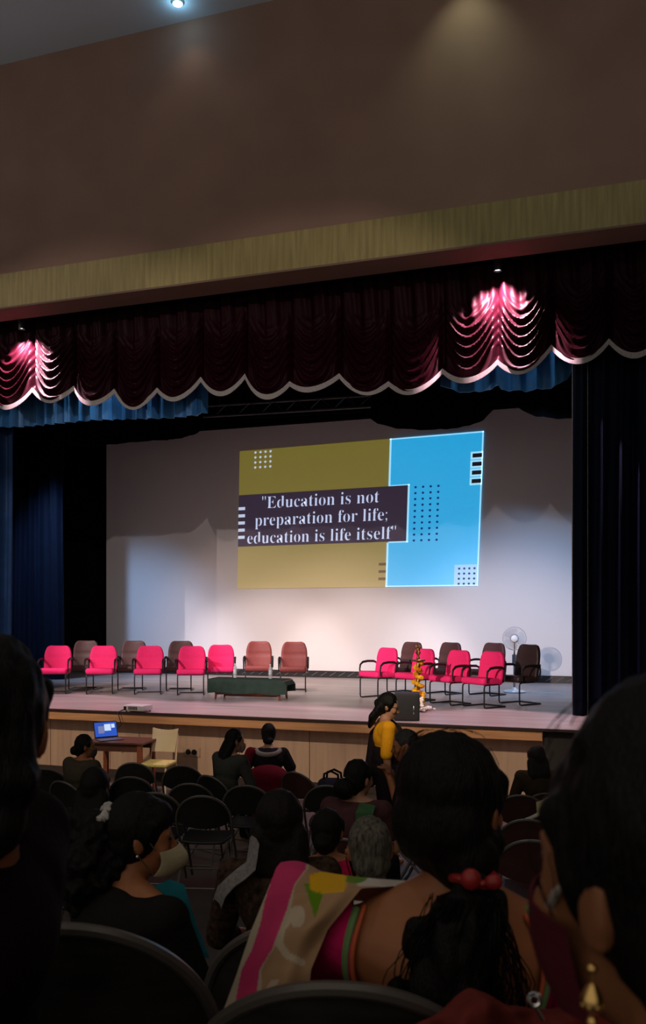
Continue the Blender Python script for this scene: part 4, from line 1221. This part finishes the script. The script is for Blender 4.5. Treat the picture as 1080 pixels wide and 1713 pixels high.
def simple(label, px, py, d, turn, j, skin, hairstyle, top, low, vox=.010, fat=1.0, sleeve=.6, skirt=True, hairm=None, mask=None, chair=None, seed=1, eye=False, vol=0, lowpart=True, collar=None):
    t = person(label, px, py, d, turn, j, skin, vox, fat)
    R, c = j['R'], j['head']; q = lambda x, y, z: c+R @ V((x, y, z)); hm = hairm or M_hair
    b = MB()
    if hairstyle == 'short':
        b.ell(q(0, -.016, .026), (.081+vol, .097+vol, .100+vol), R); b.ell(q(0, -.05, -.03), (.072, .056, .07), R)
    else:
        cap_hair(b, R, c, 1, vol)
    if hairstyle == 'bun': b.ell(q(0, -.118, -.045), (.048, .036, .046), R)
    if hairstyle == 'bigbun': b.ell(q(-.01, -.135, -.055), (.074, .060, .070), R)
    if hairstyle == 'long':
        for k in range(7):
            x = -.07+.14*k/6
            b.cap(q(x, -.06, -.03), q(x*1.05, -.092-.02*math.cos(x*15), -.16), .046, .045); b.cap(q(x*1.05, -.092-.02*math.cos(x*15), -.16), q(x*1.0, -.110, -.42), .045, .032)
    if hairstyle == 'halfup':
        b.ell(q(0, -.105, .02), (.045, .035, .04), R)
        for k in range(5):
            x = -.05+.10*k/4; b.cap(q(x, -.07, -.02), q(x, -.10, -.15), .042, .038); b.cap(q(x, -.10, -.15), q(x*.8, -.10, -.28), .038, .018)
    b.build('hair', hm, t, voxel=max(.008, vox), iters=4, post=hair_post(.005, 55, 12, seed))
    tb = top_blob(j, fat, .014, sleeve, lowpart); tb.build('top', top, t, voxel=max(.010, vox))
    bottom_blob(j, fat, skirt=skirt).build('skirt' if skirt else 'trousers', low, t, voxel=.014)
    if mask: face_mask(t, j, mask, 1.03)
    if eye: eyes(t, j)
    if chair: stool_chair(t, *chair)
    return t

DARK = cloth('black_cloth', (.010, .010, .011)); NAVYC = cloth('dark_navy_cloth', (.014, .016, .028))
# long straight hair in front of the printed saree
j = pose_seated(lean=.04, turn=-4, tilt=2)
t = simple('woman with long straight dark hair and a white dupatta, seen from behind', 467, 1378, 3.15, 4, j, M_skin, 'long', cloth('brown_print', (.045, .026, .016), na=.8, ns=45), DARK, .008, 1.0, 1.3, False, M_hairbrown, chair=('dark folding chair under the woman with the long straight hair', 'b'), seed=12, vol=.008)
b = MB(); pp = []
tr = [(-.098, -.05, 1.10), (-.105, -.06, 1.05), (-.112, -.065, 1.01), (-.15, -.06, .975), (-.19, -.05, .945), (-.225, -.03, .90), (-.24, .0, .85)]
for i, p_ in enumerate(tr):
    p_ = V(p_); pp.append([p_+V((-.016, .035, .004)), p_+V((-.008, .01, .020+.006*(i % 2))), p_+V((.010, -.018, .014)), p_+V((.020, -.03, -.004))])
b.grid(pp, .008, (0, -.6, .8)); b.build('dupatta', cloth('white_dupatta', (.24, .23, .23), na=.25, ns=70), t)

# grey haired man
j = pose_seated(lean=.03, turn=4, tilt=6)
t = simple('grey haired man in a white shirt seen from behind', 617, 1422, 2.8, 2, j, M_skin, 'short', cloth('white_shirt', (.50, .48, .46), na=.05), DARK, .008, 1.0, 1.2, False, M_hairgrey, chair=('folding chair under the grey haired man', 'b'), seed=14, mask=cloth('maroon_mask', ()))
R, c = j['R'], j['head']; q = lambda x, y, z: c+R @ V((x, y, z))
b = MB(); b.tube([j['neck']+V((.072*math.cos(2*PI*k/24), .062*math.sin(2*PI*k/24)-.005, -.005+.012*math.sin(2*PI*k/24))) for k in range(24)], .017, 8, True)
b.build('collar', cloth('white_shirt', ()), t)

# dark head and pink sleeve left of him
j = pose_seated(lean=.03, turn=-20, tilt=4)
simple('dark haired woman in a bright pink blouse beside the grey haired man', 548, 1392, 3.9, 6, j, M_skin, 'bun', cloth('bright_pink', (.40, .008, .055)), DARK, .009, 1.0, .6, True, chair=('dark maroon folding chair under the woman in the bright pink blouse', 'm'), seed=15)

# bun with a light clip, green and pink blouse
j = pose_seated(lean=.04, turn=-25, tilt=4)
t = simple('woman with large low bun and pale clip, green and plum blouse', 600, 1303, 5.6, -18, j, M_skin2, 'bigbun', cloth('plum_blouse', (.075, .030, .035)), DARK, .010, 1.0, .6, True, chair=('maroon folding chair under the woman with the low bun', 'm'), seed=16)
R, c = j['R'], j['head']; q = lambda x, y, z: c+R @ V((x, y, z))
b = MB(); b.rbox(q(-.005, -.112, .012), (.06, .015, .014), .005, n=4); b.build('hair_clip', M_silver, t)
b = MB(); b.grid([[(.05, -.155, .86), (.05, -.15, .97), (.05, -.06, 1.012)], [(.11, -.145, .86), (.11, -.13, .97), (.11, -.05, 1.008)], [(.15, -.13, .86), (.15, -.11, .96), (.15, -.05, 1.0)]], .012, (0, -1, .3))
b.build('shawl_edge', cloth('green_shawl', (.05, .13, .06)), t)

# standing woman in a yellow blouse and black saree
def woman_yellow():
    j = pose_standing(turn=-18, tilt=14)
    j['elR'] = V((.20, -.03, 1.04)); j['haR'] = V((.17, .02, .80)); j['elL'] = V((-.19, .05, 1.03)); j['haL'] = V((-.06, .22, .98))
    t = person('woman standing by the stage in a yellow blouse and black saree', 650, 1182, 8.7, -84, j, M_skin2, .009, 1.0)
    R, c = j['R'], j['head']; q = lambda x, y, z: c+R @ V((x, y, z))
    b = MB(); cap_hair(b, R, c, 1, .004); b.ell(q(0, -.10, .01), (.05, .045, .05), R)
    for k in range(5):
        x = -.05+.10*k/4; b.cap(q(x, -.075, -.02), q(x, -.12, -.13), .042, .040); b.cap(q(x, -.12, -.13), q(x*.7, -.13, -.23), .040, .018)
    b.build('hair', M_hair, t, voxel=.009, iters=4, post=hair_post(.006, 50, 12, 21))
    eyes(t, j)
    top_blob(j, 1.0, .015, .92, False).build('blouse', cloth('yellow_blouse', (.85, .38, .012), na=.06), t, voxel=.010)
    bottom_blob(j, 1.02, .02).build('saree_skirt', cloth('black_saree', (.012, .007, .010)), t, voxel=.014)
    b = MB(); b.ell(j['waist'], (.155, .125, .12)); b.ell(j['waist'].lerp(j['pelvis'], .5), (.170, .135, .13))
    b.cap((.10, .10, 1.08), (-.06, .125, 1.24), .05, .055); b.cap((-.06, .125, 1.24), (-.13, .03, 1.345), .055, .045); b.cap((-.13, .03, 1.345), (-.14, -.09, 1.20), .045, .05); b.cap((-.14, -.09, 1.2), (-.15, -.13, .75), .05, .07)
    b.cap((.02, .13, 1.05), (.0, .13, 1.22), .06, .06)
    b.build('saree_drape', cloth('black_saree', ()), t, voxel=.012)
    # spectacles
    b = MB()
    for sx in (-1, 1):
        b.tube([q(sx*.032+.021*math.cos(2*PI*k/16), .096, .010+.016*math.sin(2*PI*k/16)) for k in range(16)], .0018, 5, True); b.tube([q(sx*.053, .092, .014), q(sx*.083, -.005, .012)], .0018, 5)
    b.tube([q(-.011, .099, .012), q(.011, .099, .012)], .0018, 5); b.build('spectacles', M_metal_b, t)
woman_yellow()

# seated person behind the big head in the middle, facing left
j = pose_seated(lean=.05, turn=18, tilt=10, handL=V((-.02, .22, .90)), handR=V((.03, .22, .90)), elbowL=V((-.20, .10, .72)), elbowR=V((.20, .10, .72)))
simple('seated person in dark clothes facing left beside the woman in yellow', 677, 1247, 7.3, 70, j, M_skin, 'short', DARK, NAVYC, .010, 1.0, .9, False, mat('greying_hair', (.03, .028, .026), .6, noise_amt=.5, noise_scale=40), chair=('folding chair under the seated person beside the woman in yellow', 'b'), seed=23, eye=True)
# girl in white with long hair, turned right
j = pose_seated(lean=.07, turn=-28, tilt=8)
simple('girl in white with long black hair, turned right by the red saree', 393, 1240, 9.1, -38, j, M_skin2, 'long', cloth('grey_green_kurta', (.05, .055, .05), na=.1), DARK, .010, 1.0, 1.3, False, chair=('dark green folding chair under the girl in white', 'b'), seed=24, eye=True, mask=cloth('pale_mask', (.35, .30, .30)))
# woman in the red saree, bending forward
def woman_red():
    j = pose_seated(lean=.20, turn=0, tilt=14); j['shL'].z -= .04; j['shR'].z -= .04; j['chest'].z -= .02; j['neck'].z -= .03; j['head'].z -= .02
    j['elL'] = V((-.28, .16, .72)); j['elR'] = V((.28, .16, .72)); j['haL'] = V((-.20, .34, .60)); j['haR'] = V((.20, .34, .60))
    t = person('woman in black blouse and deep red saree leaning forward, hair in a bun', 449, 1229, 10.2, 2, j, M_skin2, .010, 1.12)
    R, c = j['R'], j['head']; q = lambda x, y, z: c+R @ V((x, y, z))
    b = MB(); cap_hair(b, R, c, 1, .004); b.ell(q(0, -.105, -.085), (.065, .035, .042), R); b.build('hair', M_hair, t, voxel=.010, iters=4, post=hair_post(.004, 50, 20, 25))
    top_blob(j, 1.14, .016, .8, False).build('blouse', cloth('black_blouse', (.012, .011, .012)), t, voxel=.010)
    bottom_blob(j, 1.15, .03).build('saree_skirt', cloth('deep_red_saree', (.16, .006, .018), na=.08), t, voxel=.014)
    b = MB(); b.ell((0, -.07, .66), (.262, .17, .17)); b.ell((0, -.06, .55), (.275, .18, .18)); b.build('saree_wrap', cloth('deep_red_saree', ()), t, voxel=.014)
    b = MB(); b.cap((-.20, -.02+.1, .95), (-.26, .05, .78), .062, .066); b.cap((-.26, .05, .78), (-.28, .12, .70), .066, .06); b.build('saree_end', cloth('deep_red_saree', ()), t, voxel=.012)
    b = MB(); ring = []
    for k in range(20):
        a = PI+PI*k/19; ring.append((.135*math.cos(a), .14+.145*math.sin(a), .962+.03*math.sin(a)))
    b.tube(ring, .028, 8); b.build('collar', cloth('pale_collar', (.36, .33, .31), na=.05), t)
woman_red()
# person in khaki at left with mask
j = pose_seated(lean=.03, turn=-40, tilt=4)
simple('person in dull khaki with dark mask and bun, beside the laptop desk', 143, 1249, 8.6, -30, j, M_skin, 'bun', cloth('khaki', (.062, .052, .036)), DARK, .010, 1.15, 1.4, False, mask=cloth('grey_mask', (.10, .10, .095)), chair=('dark folding chair under the person in khaki', 'b'), seed=26, eye=True)
# long hair by the right column of chairs
j = pose_seated(lean=.02, turn=0, tilt=2)
simple('woman with long dark hair sitting by the stage at far right', 896, 1268, 8.6, 4, j, M_skin, 'long', cloth('olive_brown', (.035, .024, .012)), DARK, .010, 1.0, .8, True, M_hairbrown, chair=('dark maroon folding chair under the long haired woman at right', 'm'), seed=27, vol=.006)
# dark head between the khaki person and the scrunchie
j = pose_seated(lean=.03, turn=-10, tilt=3)
simple('person in black with long dark hair between the khaki one and the scrunchie', 160, 1318, 5.2, 2, j, M_skin, 'long', DARK, DARK, .010, 1.0, 1.4, False, chair=('dark folding chair low at left behind the black ponytail, under the person in black', 'b'), seed=28, vol=.012)

# ------------------------------------------------------------------ small things in the hall
# blue purple bag on the chair left of the low bun
def bag():
    w = WD(556, 1335, 8.5); fz = floor_z(w.y)
    t = thing('cloth_bag', 'dark blue and purple cloth bag on a chair left of the low bun', 'bag', (w.x, w.y, fz+.455))
    def fn(o): return (o.x*(1-.18*max(0, o.z/.2))+.01*math.sin(o.z*22), o.y+.012*math.sin(o.x*30), o.z)
    b = MB(); b.rbox((0, 0, .20), (.34, .20, .40), .07, n=14, fn=fn); b.build('bag_body', cloth('indigo_cloth', (.030, .028, .055), na=.4, ns=12), t)
    for sy in (-1, 1):
        b = MB(); b.tube([(-.08, sy*.05, .36), (-.07, sy*.05, .45), (0, sy*.05, .48), (.07, sy*.05, .45), (.08, sy*.05, .36)], .012, 6); b.build('bag_handle', DARK, t)
bag()
# pale paper hanging over the right column of chairs
def papers():
    w = WD(912, 1348, 7.0)
    b = MB(); pts = []
    for i in range(9):
        row = []
        for k in range(7):
            u, v = i/8-.5, k/6-.5
            row.append(V((w.x, w.y, w.z))+RGT*(u*.15)+UP*(v*.11+u*.05)+FWD*(.02*math.sin(u*5)+.03*v))
        pts.append(row)
    b.grid(pts, .004, FWD); tag(b.build('paper_folder', mat('pale_paper', (.42, .38, .20), .8)), 'pale yellow paper folder wedged on the maroon chair at right', 'folder')
    b = MB(); b.tube([WD(x, y, 6.6) for x, y in ((878, 1371), (888, 1368), (899, 1363), (909, 1358))], [.010, .014, .016, .010], 8)
    tag(b.build('rolled_paper', mat('white_paper', (.5, .48, .42), .8)), 'thin white roll of paper below the yellow folder', 'paper')
papers()
# maroon shawl over the chair at the bottom right
def shawl():
    t = thing('maroon_shawl', 'maroon and red shawl heaped over the chair back at bottom right', 'shawl')
    prof = [(690, 1722), (730, 1700), (765, 1672), (790, 1657), (820, 1662), (850, 1684), (885, 1692), (930, 1686), (980, 1690), (1040, 1692), (1110, 1700), (1160, 1720)]
    xs = [p[0] for p in prof]; ys = [p[1] for p in prof]; pts = []
    for i in range(121):
        px = 690+470*i/120; py = float(np.interp(px, xs, ys)); row = []
        for k in range(31):
            a = -1.35+2.7*k/30       # from the far side over the ridge to the near side
            dd = 1.20-.055*math.sin(a) ; dz = (1-math.cos(a))*75+max(0, abs(a)-.9)*110
            f = .010*math.sin(px*.045+k*.25)+.006*math.sin(px*.11-k*.4)
            row.append(WD(px+6*math.sin(k*.5+px*.02), py+dz+3*math.sin(px*.07), dd+f))
        pts.append(row)
    A = np.array([[tuple(p) for p in r] for r in pts])
    for _ in range(2):
        Bm = A.copy(); Bm[1:-1, 1:-1] = (A[:-2, 1:-1]+A[2:, 1:-1]+A[1:-1, :-2]+A[1:-1, 2:])/4; A = Bm
    b = MB(); b.grid([[tuple(x) for x in r] for r in A], .006, FWD)
    b.build('shawl_cloth', cloth('maroon_shawl', (.17, .028, .022), na=.3, ns=7), t)
    c = WD(893, 1673, 1.135)
    b = MB(); b.tube([c+RGT*(.008*math.cos(2*PI*k/16))+UP*(.008*math.sin(2*PI*k/16)) for k in range(16)], .0035, 6, True); b.tube([c-UP*.006, c+RGT*.012-UP*.026], .003, 6)
    b.build('brooch', M_silver, t)
shawl()
